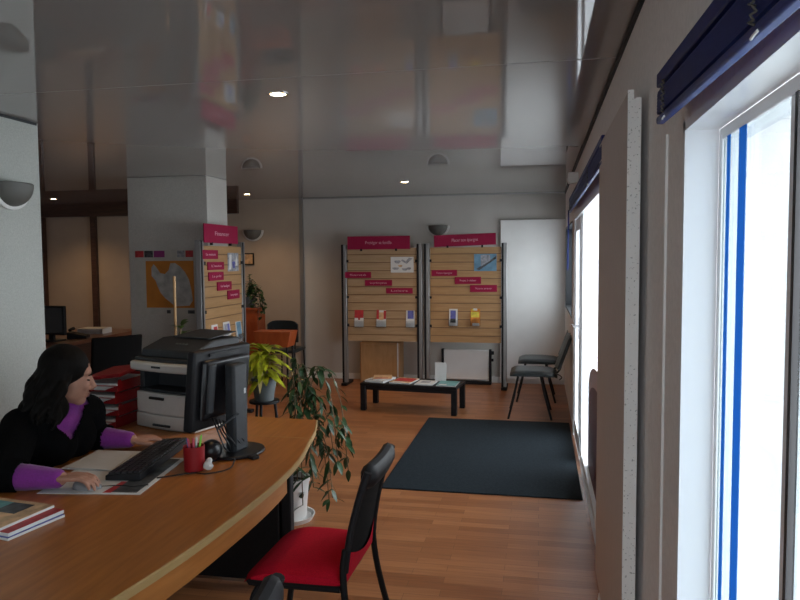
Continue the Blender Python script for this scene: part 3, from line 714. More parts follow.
for k in range(14):
    z = .13+.022*k; a = rnd.uniform(0, 6.28); lv.leaf((.01, 0, z), (math.cos(a), math.sin(a), .5), .09, .05, .3)
st.tube([(0, 0, .1), (.005, 0, .3), (0, 0, .44)], .005, 6)
st.obj('stems', M['stem'], t); lv.obj('foliage', M['leafdark'], t)

t = thing('side_table', 'small orange red table with deep tapered front and black legs', 'table', (-3.03, 7.72, 0))
s = MB(); s.prism([(-.19, .58), (.185, .58), (.225, .745), (-.23, .745)], .12, -.12, 'y'); s.obj('apron', M['orangewood'], t, bevel=.004)
bb(-.23, .225, -.125, .125, .745, .76).obj('tabletop', M['orangewood'], t, bevel=.003)
for sx in (-1, 1):
    for sy in (-1, 1): MB().tube([(sx*.17, sy*.09, .58), (sx*.18, sy*.1, 0)], .012, 10).obj('leg', M['blackmetal'], t)
t = thing('dark_chair', 'dark grey chair behind the orange red table', 'chair', (-3.15, 8.25, 0))
def bk2(u, v, o): return (-.20+.40*u, .0+o+.03*math.cos((u-.5)*PI), .56+.27*v-.05*(abs(u-.5)*2)**5*(v))
s = MB(); s.grid(lambda u, v: bk2(u, v, 0), 12, 6); s.grid(lambda u, v: bk2(u, v, .03), 12, 6)
e = [(i/12, 0) for i in range(13)]+[(1, j/6) for j in range(1, 7)]+[(i/12, 1) for i in range(11, -1, -1)]+[(0, j/6) for j in range(5, 0, -1)]; k = len(e)
s.add([bk2(*p, 0) for p in e]+[bk2(*p, .03) for p in e], [(i, (i+1) % k, k+(i+1) % k, k+i) for i in range(k)])
s.obj('backrest', M['greyfabric'], t)
bb(-.17, .17, -.03, .40, .42, .47).obj('seat', M['greyfabric'], t, bevel=.02)
for sx in (-1, 1):
    MB().tube([(sx*.16, .0, 0), (sx*.15, .02, .42)], .011, 8).obj('leg', M['blackmetal'], t); MB().tube([(sx*.16, .38, 0), (sx*.15, .36, .42)], .011, 8).obj('leg', M['blackmetal'], t)
    MB().tube([(sx*.15, .03, .43), (sx*.15, .045, .60)], .010, 8).obj('back_support', M['blackmetal'], t)

# ------------------------------------------------------------------ back-left room
t = thing('rear_desk', 'dark brown desk in the back left room beyond the wall end', 'desk', (-5.25, 6.95, 0))
bb(-.45, .42, -1.0, .95, .70, .74).obj('tabletop', wood('reddish_brown_top', (.13, .05, .025), (.20, .085, .045), stretch=(14, 1.5, 14), rough=.3), t, bevel=.004)
bb(.36, .385, -.95, .9, .06, .70).obj('front_panel', M['darkwood'], t); bb(-.42, .36, -.97, -.94, 0, .70).obj('side_panel', M['darkwood'], t); bb(-.42, .36, .88, .91, 0, .70).obj('side_panel', M['darkwood'], t)
t = thing('rear_monitor', 'black computer monitor on the dark rear desk', 'monitor', (-5.12, 6.55, .74), math.radians(-8))
bb(-.22, .22, -.02, .02, .07, .38).obj('screen_housing', M['blackplastic'], t, bevel=.008); bb(-.03, .03, .02, .05, .01, .25).obj('stand', M['blackplastic'], t); bb(-.11, .11, -.06, .12, 0, .015).obj('base', M['blackplastic'], t, bevel=.004)
bb(-.2, .2, -.022, -.02, .095, .36).obj('screen', M['screen'], t)
o = magazine('stack of white paper on the dark rear desk', (-5.16, 7.38, .74), .15, .30, .24, .06, [M['paper'], M['paper']], [], None, 'paper', 'paper_stack')
t = thing('desk_telephone', 'black telephone on the dark rear desk before the monitor', 'telephone', (-5.0, 6.86, .74), .4)
s = MB(); s.prism([(-.1, 0), (.1, 0), (.1, .03), (-.1, .075)], -.09, .09, 'y'); s.obj('body', M['blackplastic'], t, bevel=.006)
s = MB(); s.tube(smooth_path([(-.07, -.085, .095), (-.06, -.05, .105), (-.06, .05, .105), (-.07, .085, .095)], 4), .017, 8); s.obj('handset', M['blackplastic'], t)

def office_chair(label, loc, rz, group=None, back_h=.50):
    t = thing('office_chair', label, 'chair', loc, rz, group)          # local: faces +x
    bb(-.22, .24, -.23, .23, .40, .47).obj('seat', M['mesh'], t, bevel=.03, seg=3)
    s = MB(); f = lambda u, v, o: (-.30-.06*v+o+.04*math.cos((u-.5)*PI)*-1+.03, -.215+.43*u, .52+back_h*v)
    s.grid(lambda u, v: f(u, v, 0), 10, 8); s.grid(lambda u, v: f(u, v, -.04), 10, 8)
    e = [(i/10, 0) for i in range(11)]+[(1, j/8) for j in range(1, 9)]+[(i/10, 1) for i in range(9, -1, -1)]+[(0, j/8) for j in range(7, 0, -1)]; k = len(e)
    s.add([f(*p, 0) for p in e]+[f(*p, -.04) for p in e], [(i, (i+1) % k, k+(i+1) % k, k+i) for i in range(k)])
    s.obj('backrest', M['mesh'], t, bevel=.01)
    MB().tube(smooth_path([(-.1, 0, .40), (-.28, 0, .40), (-.345, 0, .48), (-.36, 0, .62)], 5), .02, 8).obj('back_support', M['blackplastic'], t)
    MB().tube([(0, 0, .08), (0, 0, .40)], .028, 12).obj('gas_column', M['blackmetal'], t)
    for k in range(5):
        a = 2*PI*k/5; l = MB(); l.bar((0, 0, .09), (.28*math.cos(a), .28*math.sin(a), .07), .04, .03); lg = l.obj('star_leg', M['blackplastic'], t, bevel=.004)
        c = MB(); c.M = Matrix.Translation((.28*math.cos(a), .28*math.sin(a), .028)) @ Matrix.Rotation(a, 4, 'Z') @ Matrix.Rotation(PI/2, 4, 'X'); c.lathe([(.0005, -.02), (.028, -.02), (.028, .02), (.0005, .02)], n=14); c.obj('caster', M['blackplastic'], lg)
    return t
oc = office_chair('black office chair the woman in black sits on', (-2.37, 2.62, 0), 0.05, 'black office chairs', .42)
dup(oc, (-3.88, 5.66, 0), PI*.80, 'black office chair in front of the dark rear desk')

# ------------------------------------------------------------------ main desk
dk = thing('office_desk', 'large curved honey wood desk in the left foreground', 'desk')
outer = smooth_path([(-1.075, 3.16), (-1.012, 2.81), (-.992, 2.5), (-1.0, 2.15), (-1.02, 1.85), (-1.062, 1.55), (-1.13, 1.2), (-1.23, .9)], 5)
inner = smooth_path([(-1.75, .9), (-1.96, 1.3), (-1.99, 2.0), (-1.985, 2.55), (-2.04, 2.85), (-2.22, 3.02), (-2.42, 3.16)], 5)
poly = [(p.x, p.y) for p in outer[::-1]]
poly = [(p.x, p.y) for p in outer]+[(p.x, p.y) for p in inner]
MB().prism(poly, .716, .74).obj('tabletop', M['desk'], dk, smooth=False)
ext = [(-2.45, 3.164), (-1.075, 3.164), (-1.105, 3.32), (-1.165, 3.535), (-2.45, 3.60)]
MB().prism(ext, .716, .74).obj('side_tabletop', M['desk'], dk, smooth=False)
eb = MB(); off = [(p.x+.004, p.y) for p in outer]
vs = []; n = len(outer)
for p in outer: vs += [(p.x-.001, p.y, .715), (p.x+.006, p.y, .717), (p.x+.006, p.y, .739), (p.x-.001, p.y, .7412)]
eb.add(vs, [(i*4+j, i*4+(j+1) % 4, (i+1)*4+(j+1) % 4, (i+1)*4+j) for i in range(n-1) for j in range(4)])
eb.obj('edge_band', M['deskedge'], dk)
e2 = MB(); e2.bar((-1.074, 3.166, .726), (-1.104, 3.32, .726), .006, .029); e2.bar((-1.104, 3.32, .726), (-1.164, 3.535, .726), .006, .029); e2.obj('side_edge_band', M['deskedge'], dk)
sm = MB(); sm.b2(-2.40, -1.079, 3.1595, 3.1645, .739, .7405); sm.obj('joint_strip', M['deskedge'], dk)
ap = [(p.x-.035, p.y) for p in outer[6:]]; a2 = [(x-.02, y) for x, y in ap]
s = MB(); s.prism(ap+a2[::-1], .615, .716); s.obj('apron', M['apron'], dk, smooth=False)
s = MB(); s.b2(-2.35, -1.24, 3.145, 3.165, .02, .70); s.obj('rear_panel', M['blackmetal'], dk)
s = MB(); s.b2(-2.35, -1.24, 3.139, 3.146, .015, .03); s.obj('panel_strip', M['chrome'], dk)
for (x, y) in ((-1.29, 3.33), (-2.36, 3.36), (-1.42, 1.2)):
    s = MB(); s.box((x, y, .36), (.075, .11, .70)); s.obj('leg', M['blackmetal'], dk, bevel=.012)
s = MB(); s.box((-1.21, 3.20, .36), (.05, .05, .70)); s.obj('cable_duct', M['blackplastic'], dk, bevel=.006)
s = MB(); s.b2(-1.75, -1.70, 1.0, 1.9, 0, .712); s.obj('side_panel', M['blackmetal'], dk)

# ------------------------------------------------------------------ red chairs (local faces +x)
def red_chair(label, loc, rz):
    t = thing('visitor_chair', label, 'chair', loc, rz, 'red seated visitor chairs at the desk')
    def sf(u, v, dz=0):
        x = -.215+.38*u; y = (-.225+.45*v)*(1+.05*(u-.5))
        e = max(0, abs(u-.5)*2-.72)/.28; g = max(0, abs(v-.5)*2-.72)/.28
        z = .468-.018*e**2-.016*g**2-.02*max(0, u-.75)/.25+.008*math.sin(PI*u)
        return (x*(1-.015*g**2), y*(1-.03*e**2), z)
    n = 14; s = MB(); s.grid(sf, n, n)
    ring = [(i/n, 0) for i in range(n+1)]+[(1, j/n) for j in range(1, n+1)]+[(i/n, 1) for i in range(n-1, -1, -1)]+[(0, j/n) for j in range(n-1, 0, -1)]; k = len(ring)
    top = [sf(*p) for p in ring]; s.add(top+[(p[0]*.97, p[1]*.97, .425) for p in top], [(i, (i+1) % k, k+(i+1) % k, k+i) for i in range(k)])
    s.add([(p[0]*.97, p[1]*.97, .425) for p in top], [list(range(k))])
    s.obj('seat_cushion', M['redfabric'], t)
    s = MB(); s.add([(p[0]*.985, p[1]*.985, .428) for p in top]+[(p[0]*.93, p[1]*.93, .398) for p in top], [(i, (i+1) % k, k+(i+1) % k, k+i) for i in range(k)]+[list(range(k, 2*k))]); s.obj('seat_shell', M['blackplastic'], t)
    # backrest: mesh panel in a frame that narrows up to a padded top
    def bx(v): return -.215-.03*v-.055*v*v
    def bw(v): return .20-.015*v
    def zz(v): return .475+.365*v
    m = MB(); m.grid(lambda u, v: (bx(v*.98)+.012*math.cos((u-.5)*PI)*-1+.004, (u-.5)*2*bw(v)*.97, zz(v*.98)), 10, 12)
    m.grid(lambda u, v: (bx(v*.98)+.012*math.cos((u-.5)*PI)*-1-.004, (u-.5)*2*bw(v)*.97, zz(v*.98)), 10, 12); m.obj('back_mesh', M['mesh'], t, weld=False)
    for sy in (-1, 1):
        f = MB(); f.tube([(bx(v)-.004, sy*bw(v), zz(v)) for v in [i/10 for i in range(11)]], [.013]*8+[.014, .015, .016], 8); f.obj('back_frame', M['blackplastic'], t)
    c = MB(); c.tube([(bx(.93)-.012*math.cos(u*PI/2)-.002, u*bw(.93), zz(.93)) for u in [-1+i/6 for i in range(13)]], [.017]+[.03]*11+[.017], 10, flat=1.5); c.obj('top_pad', M['blackplastic'], t)
    lo = MB(); lo.grid(lambda u, v: (-.222+.012*v-.018*math.cos((u-.5)*PI)*(1-v)-.006, (u-.5)*2*.195, .50-.075*v+.05*(abs(u-.5)*2)**2*(1-v)), 10, 5)
    lo.grid(lambda u, v: (-.222+.012*v-.018*math.cos((u-.5)*PI)*(1-v)+.012, (u-.5)*2*.195, .50-.075*v+.05*(abs(u-.5)*2)**2*(1-v)), 10, 5); lo.obj('lumbar_pad', M['redfabric'], t, weld=False)
    for sy in (-1, 1):
        l = MB(); l.tube(smooth_path([(-.222, sy*.205, .56), (-.215, sy*.212, .47), (-.235, sy*.22, .30), (-.31, sy*.235, 0)], 4), .013, 10); l.obj('leg', M['blackmetal'], t)
        l = MB(); l.tube(smooth_path([(-.20, sy*.2, .41), (.06, sy*.205, .408), (.12, sy*.21, .38), (.14, sy*.225, .28), (.185, sy*.235, 0)], 5), .013, 10); l.obj('leg', M['blackmetal'], t)
    for x in (-.1, .1): MB().tube([(x, -.2, .408), (x, .2, .408)], .01, 8).obj('seat_rail', M['blackmetal'], t)
    return t
rc = red_chair('red seated visitor chair with black mesh back at the desk edge, fully in view', (-.895, 2.565, 0), PI-math.radians(1))
dup(rc, (-.90, 1.34, 0), PI+math.radians(4), 'visitor chair cut off by the bottom edge, only black parts in view')

# ------------------------------------------------------------------ plants behind the desk
t = thing('ficus_plant', 'tall drooping dark green plant in a white pot behind the desk', 'plant', (-1.50, 4.02, 0))
s = MB(); s.lathe([(.0005, 0), (.135, 0), (.15, .03), (.142, .03), (.13, .012), (.0005, .012)], n=28); s.obj('saucer', M['pot'], t)
s = MB(); s.M = Matrix.Translation((0, 0, .012)); pot(s, .095, .115, .25); s.obj('pot', M['pot'], t)
soil(.105, .228).obj('soil', M['soil'], t)
st = MB(); lv = MB(); rnd = random.Random(11)
for k in range(15):
    a = rnd.uniform(-1.2, 1.0) if k < 12 else rnd.uniform(0, 6.28); out = rnd.uniform(.12, .34); h = rnd.uniform(.45, .82)
    dx, dy = math.cos(a)*out+.02, math.sin(a)*out*.8
    if k % 4 == 0: h *= .5
    end = h-rnd.uniform(.2, .6)
    pts = smooth_path([(0, 0, .23), (dx*.25, dy*.25, .23+h*.55), (dx*.6, dy*.6, .20+h), (dx*.95, dy*.95, .14+h*.85), (dx*1.1, dy*1.1, max(.12, .15+end))], 6)
    st.tube(pts, .003, 5)
    for p in pts[7:]:
        for q in range(2 if rnd.random() < .35 else 1):
            lv.leaf(p, (rnd.uniform(-1, 1), rnd.uniform(-1, 1), rnd.uniform(-1.2, .1)), rnd.uniform(.06, .10), rnd.uniform(.024, .036), .25)
st.tube([(-.005, .01, .23), (.0, .02, .6), (.01, .02, .80)], .007, 6)
st.obj('stems', M['stem'], t); lv.obj('foliage', M['leafdark'], t)
s = MB(); s.tube([(.02, -.02, .2), (.03, -.02, .92)], .006, 8); s.tube([(.03, -.02, .88), (.11, -.05, .875)], .004, 6); s.obj('stake', M['bamboo'], t)

t = thing('plant_stand', 'black metal plant stand behind the desk under the yellow green plant', 'plant stand', (-1.80, 4.36, 0))
MB().lathe([(.0005, .645), (.10, .645), (.10, .66), (.0005, .66)], n=24).obj('top_plate', M['blackmetal'], t)
for k in range(3):
    a = 2*PI*k/3+.6; MB().tube([(.07*math.cos(a), .07*math.sin(a), .647), (.13*math.cos(a), .13*math.sin(a), 0)], .010, 8).obj('leg', M['blackmetal'], t)
t = thing('croton_plant', 'yellow green croton in a dark grey pot on the black plant stand', 'plant', (-1.80, 4.36, .66))
s = MB(); pot(s, .062, .085, .155); s.obj('pot', M['potgrey'], t); soil(.078, .125).obj('soil', M['soil'], t)
lv = MB(); st = MB(); rnd = random.Random(5); st.tube([(0, 0, .12), (0, 0, .32)], .008, 6)
for k in range(85):
    a = rnd.uniform(0, 2*PI); z = .15+.19*rnd.random(); el = rnd.uniform(-.1, 1.0)+(z-.2)*2
    lv.leaf((0, 0, z), (math.cos(a), math.sin(a), el), rnd.uniform(.15, .23), rnd.uniform(.035, .055), .55, fold=.25, n=5)
st.obj('stems', M['stem'], t); lv.obj('foliage', M['leafyellow'], t)
lp = MB()
for (x, y, l, w2) in ((-.045, -.09, .17, .055), (-.075, -.06, .15, .04), (.02, -.1, .10, .035)): lp.leaf((x*.4, y*.6, .22), (x*1.6, y*1.2, -.05), l, w2, 1.1, n=6)
lp.obj('drooping_leaf', M['leafpale'], t)

t = thing('staked_plant', 'green plant on a tall bamboo stake behind the printer', 'plant', (-2.79, 5.0, 0))
s = MB(); pot(s, .10, .13, .26); s.obj('pot', M['potgrey'], t); soil(.12, .22).obj('soil', M['soil'], t)
MB().tube([(0, 0, .2), (.0, 0, 1.47)], .011, 8).obj('stake', M['bamboo'], t)
st = MB(); lv = MB(); rnd = random.Random(8); st.tube([(.01, -.01, .2), (.03, -.02, .7), (.05, -.01, 1.08)], .006, 6)
for k in range(34):
    z = .35+.75*rnd.random(); a = rnd.uniform(0, 2*PI); lv.leaf((.02+.03*z, -.01, z), (math.cos(a), math.sin(a), .8), rnd.uniform(.08, .13), .045, .35)
st.obj('stems', M['stem'], t); lv.obj('foliage', M['leafgreen'], t)

# ------------------------------------------------------------------ things on the desk
DZ = .7412
# desk pad with photo print
pad = [(-1.815, 2.222), (-1.432, 2.281), (-1.495, 2.74), (-1.90, 2.70)]
def inpad(u, v):
    p = [V((*q, 0)) for q in pad]; r = p[0]*(1-u)*(1-v)+p[1]*u*(1-v)+p[2]*u*v+p[3]*(1-u)*v; return (r.x, r.y)
s = MB(); s.prism(pad, DZ, DZ+.002); s.cur = 1; s.prism([inpad(*p) for p in [(.70, .04), (.95, .03), (.95, .97), (.75, .97)]], DZ+.002, DZ+.0023)
s.cur = 2; s.prism([inpad(*p) for p in [(.62, .03), (.70, .03), (.72, .3), (.66, .3)]], DZ+.002, DZ+.0023)
tag(s.obj('desk_pad', [M['paper'], M['printdark'], M['printred']], smooth=False), 'white bordered desk pad with dark photo strip under keyboard and mouse', 'desk pad')
s = MB(); s.prism([(-1.925, 2.50), (-1.93, 2.775), (-1.735, 2.79), (-1.695, 2.52)], DZ+.0024, DZ+.007)
s.prism([(-1.91, 2.51), (-1.94, 2.77), (-1.75, 2.77), (-1.70, 2.51)], DZ+.007, DZ+.009)
tag(s.obj('paper_sheets', M['paper'], smooth=False), 'open white paper sheets on the desk before the woman', 'paper')
# keyboard
t = thing('keyboard', 'black computer keyboard lying beside the white sheets', 'keyboard', (-1.622, 2.672, DZ+.0024), math.radians(98))
s = MB(); s.prism([(-.07, 0), (.07, 0), (.07, .02), (-.07, .03)], -.265, .265, 'x'); s.M = Matrix.Identity(4)
s.obj('body', M['blackplastic'], t, bevel=.003)
s = MB()
for i in range(5):
    for j in range(17):
        y = -.052+i*.0255; x = -.244+j*.0305
        s.box((x, y, .0255-.0714*y*1.0+.0035), (.025, .020, .008), (-.0713, 0, 0))
s.obj('keys', M['key'], t)
# mouse
t = thing('computer_mouse', 'silver grey computer mouse under the right hand of the woman', 'mouse', (-1.665, 2.305, DZ+.0024), math.radians(10))
s = MB(); s.grid(lambda u, v: (.055*math.cos(PI*v)*(1), .031*math.sin(PI*v)*math.cos(PI*u)*1.0, .034*math.sin(PI*v)**.7*math.sin(PI*u)*(1-.25*math.cos(PI*v))), 14, 14); s.obj('body', M['mouse'], t)
MB().ell((.03, 0, .028), (.011, .004, .008)).obj('scroll_wheel', M['blackplastic'], t)
cb = MB(); cb.tube(smooth_path([(.054, 0, .008), (.12, .02, .004), (.17, .01, .004), (.22, .03, .004)], 6), .002, 6); cb.obj('cable', M['blackplastic'], t)
# pen cup
t = thing('pen_cup', 'red pen cup beside the computer monitor', 'cup', (-1.383, 2.60, DZ))
s = MB(); s.lathe([(.0005, 0), (.041, 0), (.043, .10), (.040, .10), (.038, .006), (.0005, .006)], n=28); s.obj('cup', M['red'], t)
for k, (mm, dx, dy, lab) in enumerate([('penblue', -.022, .0, 'blue pen'), ('penred', .006, -.014, 'pink red pen'), ('pengreen', .022, .006, 'lime green pen'), ('paper', .0, .018, 'white pen'), ('penred', -.008, -.02, 'red pen')]):
    p = MB(); p.tube([(dx*.4, dy*.4, .0065), (dx*1.3, dy*1.3, .120+.008*(k % 3)), (dx*1.4, dy*1.4, .128+.008*(k % 3))], [.0045, .0045, .002], 8)
    o = p.obj('pen', M[mm]); o.location = (-1.383, 2.60, DZ); tag(o, lab+' standing in the red pen cup' if k != 4 else 'red pen at the front of the red pen cup', 'pen', 'pens in the red cup')
s = MB(); rnd = random.Random(2)
s.ell((0, 0, .019), (.022, .017, .019), nu=12, nv=8)
s.v = [p+V((rnd.uniform(-1, 1), rnd.uniform(-1, 1), rnd.uniform(-.3, 1)))*.004 for p in s.v]
s.ell((.004, .004, .040), (.013, .011, .012), nu=10, nv=6)
o = s.obj('crumpled_paper', M['paper'], weld=False); o.location = (-1.322, 2.60, DZ); tag(o, 'small crumpled white paper right of the red pen cup', 'paper')
# cable over the desk
s = MB(); s.tube(smooth_path([(-1.47, 2.46, DZ+.004), (-1.42, 2.50, DZ+.004), (-1.36, 2.545, DZ+.004), (-1.30, 2.545, DZ+.004), (-1.24, 2.62, DZ+.005), (-1.25, 2.70, DZ+.02)], 6), .003, 6)
tag(s.obj('desk_cable', M['blackplastic']), 'thin black cable running round the red pen cup', 'cable')

# monitor seen from behind; local: screen faces -x, width along y
t = thing('computer_monitor', 'black computer monitor on the honey desk seen from behind', 'monitor', (-1.345, 2.875, DZ), math.radians(-14))
tilt = math.radians(6)
def mt(): m = MB(); m.M = Matrix.Translation((-.07, 0, .295)) @ Matrix.Rotation(tilt, 4, 'Y'); return m
m = mt(); m.b2(-.022, .022, -.19, .19, -.178, .175); m.obj('housing', M['blackplastic'], t, bevel=.010)
m = mt(); m.b2(-.0245, -.0215, -.175, .175, -.155, .16); m.obj('screen', M['screen'], t)
m = mt(); m.b2(.02, .05, -.15, .16, -.13, .135); m.obj('back_cover', M['blackgloss'], t, bevel=.016)
m = mt(); m.b2(.045, .062, -.135, -.09, -.10, .12); m.obj('back_ridge', M['greyplastic'], t, bevel=.008)
m = mt(); m.b2(.02, .03, -.1, .1, .145, .16); m.obj('vent', M['blackgloss'], t)
s = MB(); s.b2(.0, .055, -.045, .05, .01, .40); s.obj('stand_column', M['greyplastic'], t, bevel=.012)
s = MB(); n = 28; s.prism([(.02+.125*math.cos(2*PI*i/n), .12*math.sin(2*PI*i/n)*1.15) for i in range(n)], 0, .014); s.obj('base', M['blackgloss'], t, bevel=.005)
s = MB(); s.prism([(.09, -.05), (.17, -.07), (.18, -.04), (.1, .03)], 0, .012); s.obj('base_foot', M['blackplastic'], t, bevel=.003)
for k in range(6):
    a = -.10+.022*k; s = MB(); s.tube(smooth_path([(-.02, a, .17-.008*k), (.03, a-.03, .13-.01*k), (.055, a-.02+.01*(k % 3), .06), (.04, a+.03-.012*(k % 2), .022)], 5), .0035, 6); s.obj('cable', M['blackplastic'], t)
s = MB(); s.tube(smooth_path([(.02, -.12, .13), (.045, -.06, .165), (.055, -.02, .18)], 5), .006, 6)
s.obj('cable', M['greyplastic'], t)
s = MB(); s.box((.045, .03, .275), (.02, .02, .03)); s.obj('cable_plug', M['paper'], t, bevel=.003)
s = MB(); s.ell((0, 0, .045), (.045, .055, .045)); s.lathe([(.018, .0), (.03, 0), (.03, .006), (.018, .01)], n=16)
o = s.obj('round_gadget', M['blackgloss']); o.location = (-1.375, 2.735, DZ); tag(o, 'round dark object under the monitor behind the pen cup', 'gadget')

# printer (local: front at y=0 facing -y)
t = thing('laser_printer', 'beige and charcoal multifunction laser printer on the desk', 'printer', (-2.055, 3.262, DZ), math.radians(-17))
W = .41
def rnd_front(y0=0., y1=.36, x0=0., x1=W, bow=.018, n=8):
    return [(x0+(x1-x0)*i/n, y0-bow*math.sin(PI*i/n)) for i in range(n+1)]+[(x1, y1), (x0, y1)]
MB().prism(rnd_front(), .0, .072).obj('paper_drawer', M['beigeplastic'], t, bevel=.006)
MB().prism(rnd_front(.003, .36, .003, W-.003), .074, .182).obj('body', M['beigeplastic'], t, bevel=.006)
MB().prism(rnd_front(.02, .36, .004, W-.004, .01), .18, .196).obj('output_shelf', M['greyplastic'], t, bevel=.004)
s = MB(); s.b2(.01, W-.01, .13, .36, .19, .30); s.b2(.0, .03, .03, .36, .19, .30); s.b2(W-.03, W, .03, .36, .19, .30); s.obj('output_bay', M['greyplastic'], t, bevel=.004)
MB().prism(rnd_front(-.025, .37, -.012, W+.012, .02), .295, .342).obj('control_panel', M['beigeplastic'], t, bevel=.012)
MB().prism(rnd_front(.0, .36, .0, W, .015), .342, .36).obj('glass_bed', M['greyplastic'], t, bevel=.004)
s = MB(); s.prism([(.02, .36), (.36, .36), (.36, .445), (.17, .445), (.03, .40)], .02, W-.02, 'x')
s.obj('document_feeder', M['greyplastic'], t, bevel=.008)
s = MB(); s.box((.24, .26, .462), (.26, .20, .006), (.10, 0, 0)); s.obj('feeder_tray', M['greyplastic'], t, bevel=.002)
MB().box((.17, -.0195, .158), (.10, .012, .014)).obj('latch', M['blackplastic'], t, bevel=.003)
MB().box((.2, -.018, .022), (.12, .012, .012)).obj('drawer_pull', M['greyplastic'], t, bevel=.003)
s = MB(); s.box((.2, -.0465, .322), (.06, .004, .010)); s.obj('badge', M['greyplastic'], t)
for k in range(4): MB().box((.20+k*.022, .10, .425), (.013, .012, .004), (.31, 0, 0)).obj('button', M['potgrey'], t)

# stack of red letter trays with paper
heights = [0, .062, .124, .186]
names = ['bottom', 'second lowest', 'second highest', 'top']
def letter_tray(label, loc, rz):
    t = thing('letter_tray', label, 'letter tray', loc, rz, 'stacked red letter trays left of the printer')
    s = MB(); s.b2(-.105, .105, -.165, .165, 0, .004); s.b2(-.105, -.101, -.165, .165, .004, .052); s.b2(.101, .105, -.165, .165, .004, .052); s.b2(-.105, .105, .161, .165, .004, .052)
    for sx in (-1, 1):
        for sy in (-.15, .15): s.b2(sx*.103-.003, sx*.103+.003, sy-.01, sy+.01, .05, .0615)
    s.obj('tray', M['red'], t)
    for q in (-1, 1): MB().prism([(q*.105, .004), (q*.025, .004), (q*.05, .016), (q*.105, .034)], .165, .168, 'y').obj('front_lip', M['red'], t)
    return t
lt = None
for k, h in enumerate(heights):
    lb = f'{names[k]} red letter tray in the stack left of the printer'
    loc = (-2.215+.006*(k % 2), 3.35, DZ+h); rz = math.radians(-3+3*(k % 2))
    lt = letter_tray(lb, loc, rz) if k == 0 else dup(lt, loc, rz, lb)
    mm = [M['paper'], M['paper'], M['printred']]
    s = MB(); s.box((0, 0, .014), (.185, .30, .020), (.0, .01, .03)); s.cur = 2; s.box((.0, -.01, .0275), (.18, .28, .006), (.0, -.02, -.06)); s.cur = 0; s.box((.0, -.012, .037), (.188, .30, .010), (0, .01, .05))
    o = s.obj('paper_pile', mm, smooth=False); o.location = (loc[0], loc[1]-.012, loc[2]+.002); o.rotation_euler = (0, 0, rz)
    tag(o, f'white and red papers in the {names[k]} red letter tray', 'paper', 'papers in the red letter trays')
s = MB(); s.box((0, 0, .0), (.19, .30, .018), (.04, -.12, .1)); o = s.obj('red_folder', M['red'], bevel=.003); o.location = (-2.20, 3.32, DZ+.268)
tag(o, 'red folder lying tilted on top of the red letter trays', 'folder')

# magazines at the near left of the desk
G = 'magazines on the near left of the desk'
rz = math.radians(-10)
def mg(label, dx, dy, z, r, mats, marks, h=.009): magazine(label, (-1.725+dx, 1.955+dy, DZ+z), rz+r, .30, .215, h, mats, marks, G)
mg('white and violet magazine at the bottom of the near desk pile', 0, 0, 0, .0, [M['paper'], M['printnavy']], [])
mg('red covered magazine in the middle of the near desk pile', -.008, .006, .0094, .02, [M['paper'], M['printred']], [], .012)
mg('colourful photo magazine on top of the near desk pile', -.05, .012, .0218, .05, [M['paper'], M['printwarm'], M['printteal'], M['printdark'], M['printorange']], [(2, (.1, .5, .35, .9)), (3, (.5, .8, .5, .9)), (4, (.1, .7, .08, .28))])

# ------------------------------------------------------------------ the woman
wm = thing('seated_person', 'person with long dark hair in black cardigan and purple top at the desk', 'person', (-2.33, 2.62, 0))
BX = V((-2.33, 2.62, 0))
def W_(x, y, z): return V((x, y, z))-BX
HC = W_(-1.985, 2.65, 1.105)         # head centre
yaw = math.radians(33); pitch = math.radians(13)
HR = Matrix.Rotation(yaw, 3, 'Z') @ Matrix.Rotation(pitch, 3, 'Y')
HM = Matrix.Translation(HC) @ HR.to_4x4()
def chain(mb, pts, rs, n=12, flat=1.): mb.tube(pts, rs, n, flat=flat); [mb.ell(p, (r, r, r), nu=12, nv=8) for p, r in zip(pts, rs)]
pel = W_(-2.33, 2.62, .56); wst = W_(-2.19, 2.62, .71); chs = W_(-2.065, 2.64, .85); nb = W_(-2.02, 2.665, .965)
shR = W_(-2.10, 2.495, .915); shL = W_(-2.01, 2.80, .915)
elR = W_(-1.985, 2.26, .785); wrR = W_(-1.755, 2.275, .785)
elL = W_(-2.035, 2.845, .785); wrL = W_(-1.815, 2.835, .785)
def torso(mb, g):
    mb.ell(pel, (.15+g, .18+g, .12+g)); mb.ell(wst, (.115+g, .145+g, .14+g), (0, .25, 0)); mb.ell(chs, (.105+g, .155+g, .12+g), (0, .4, 0))
    mb.ell((chs+nb)*.5+V((0.0, 0, .005)), (.095+g, .15+g, .085+g), (0, .4, 0))
    mb.ell(chs+V((.06, -.065, -.02)), (.06+g, .065+g, .07+g)); mb.ell(chs+V((.06, .065, -.02)), (.06+g, .065+g, .07+g))
    mb.ell((shR+nb)*.5, (.06+g, .10+g, .05+g), (.35, 0, 0)); mb.ell((shL+nb)*.5, (.06+g, .10+g, .05+g), (-.35, 0, 0))
def arm(mb, sh, el, wr, g, t1=1.):
    chain(mb, [sh, sh.lerp(el, .5), el], [.052+g, .047+g, .042+g])
    if t1 > 0: chain(mb, [el, el.lerp(wr, .45*t1), el.lerp(wr, t1)], [.043+g, .040+g, .040+(.027-.040)*t1+g])
b = MB(); torso(b, 0); arm(b, shR, elR, wrR, 0); arm(b, shL, elL, wrL, 0)
for sy in (-1, 1):     # legs under the desk
    hip = pel+V((.02, sy*.09, -.02)); kn = pel+V((.40, sy*.10, .0)); an = V((.42, sy*.11, .09))
    chain(b, [hip, hip.lerp(kn, .5), kn], [.085, .072, .058]); chain(b, [kn, kn.lerp(an, .4), an], [.056, .052, .036])
    chain(b, [an, V((.47, sy*.115, .045)), V((.58, sy*.12, .04))], [.036, .036, .03])
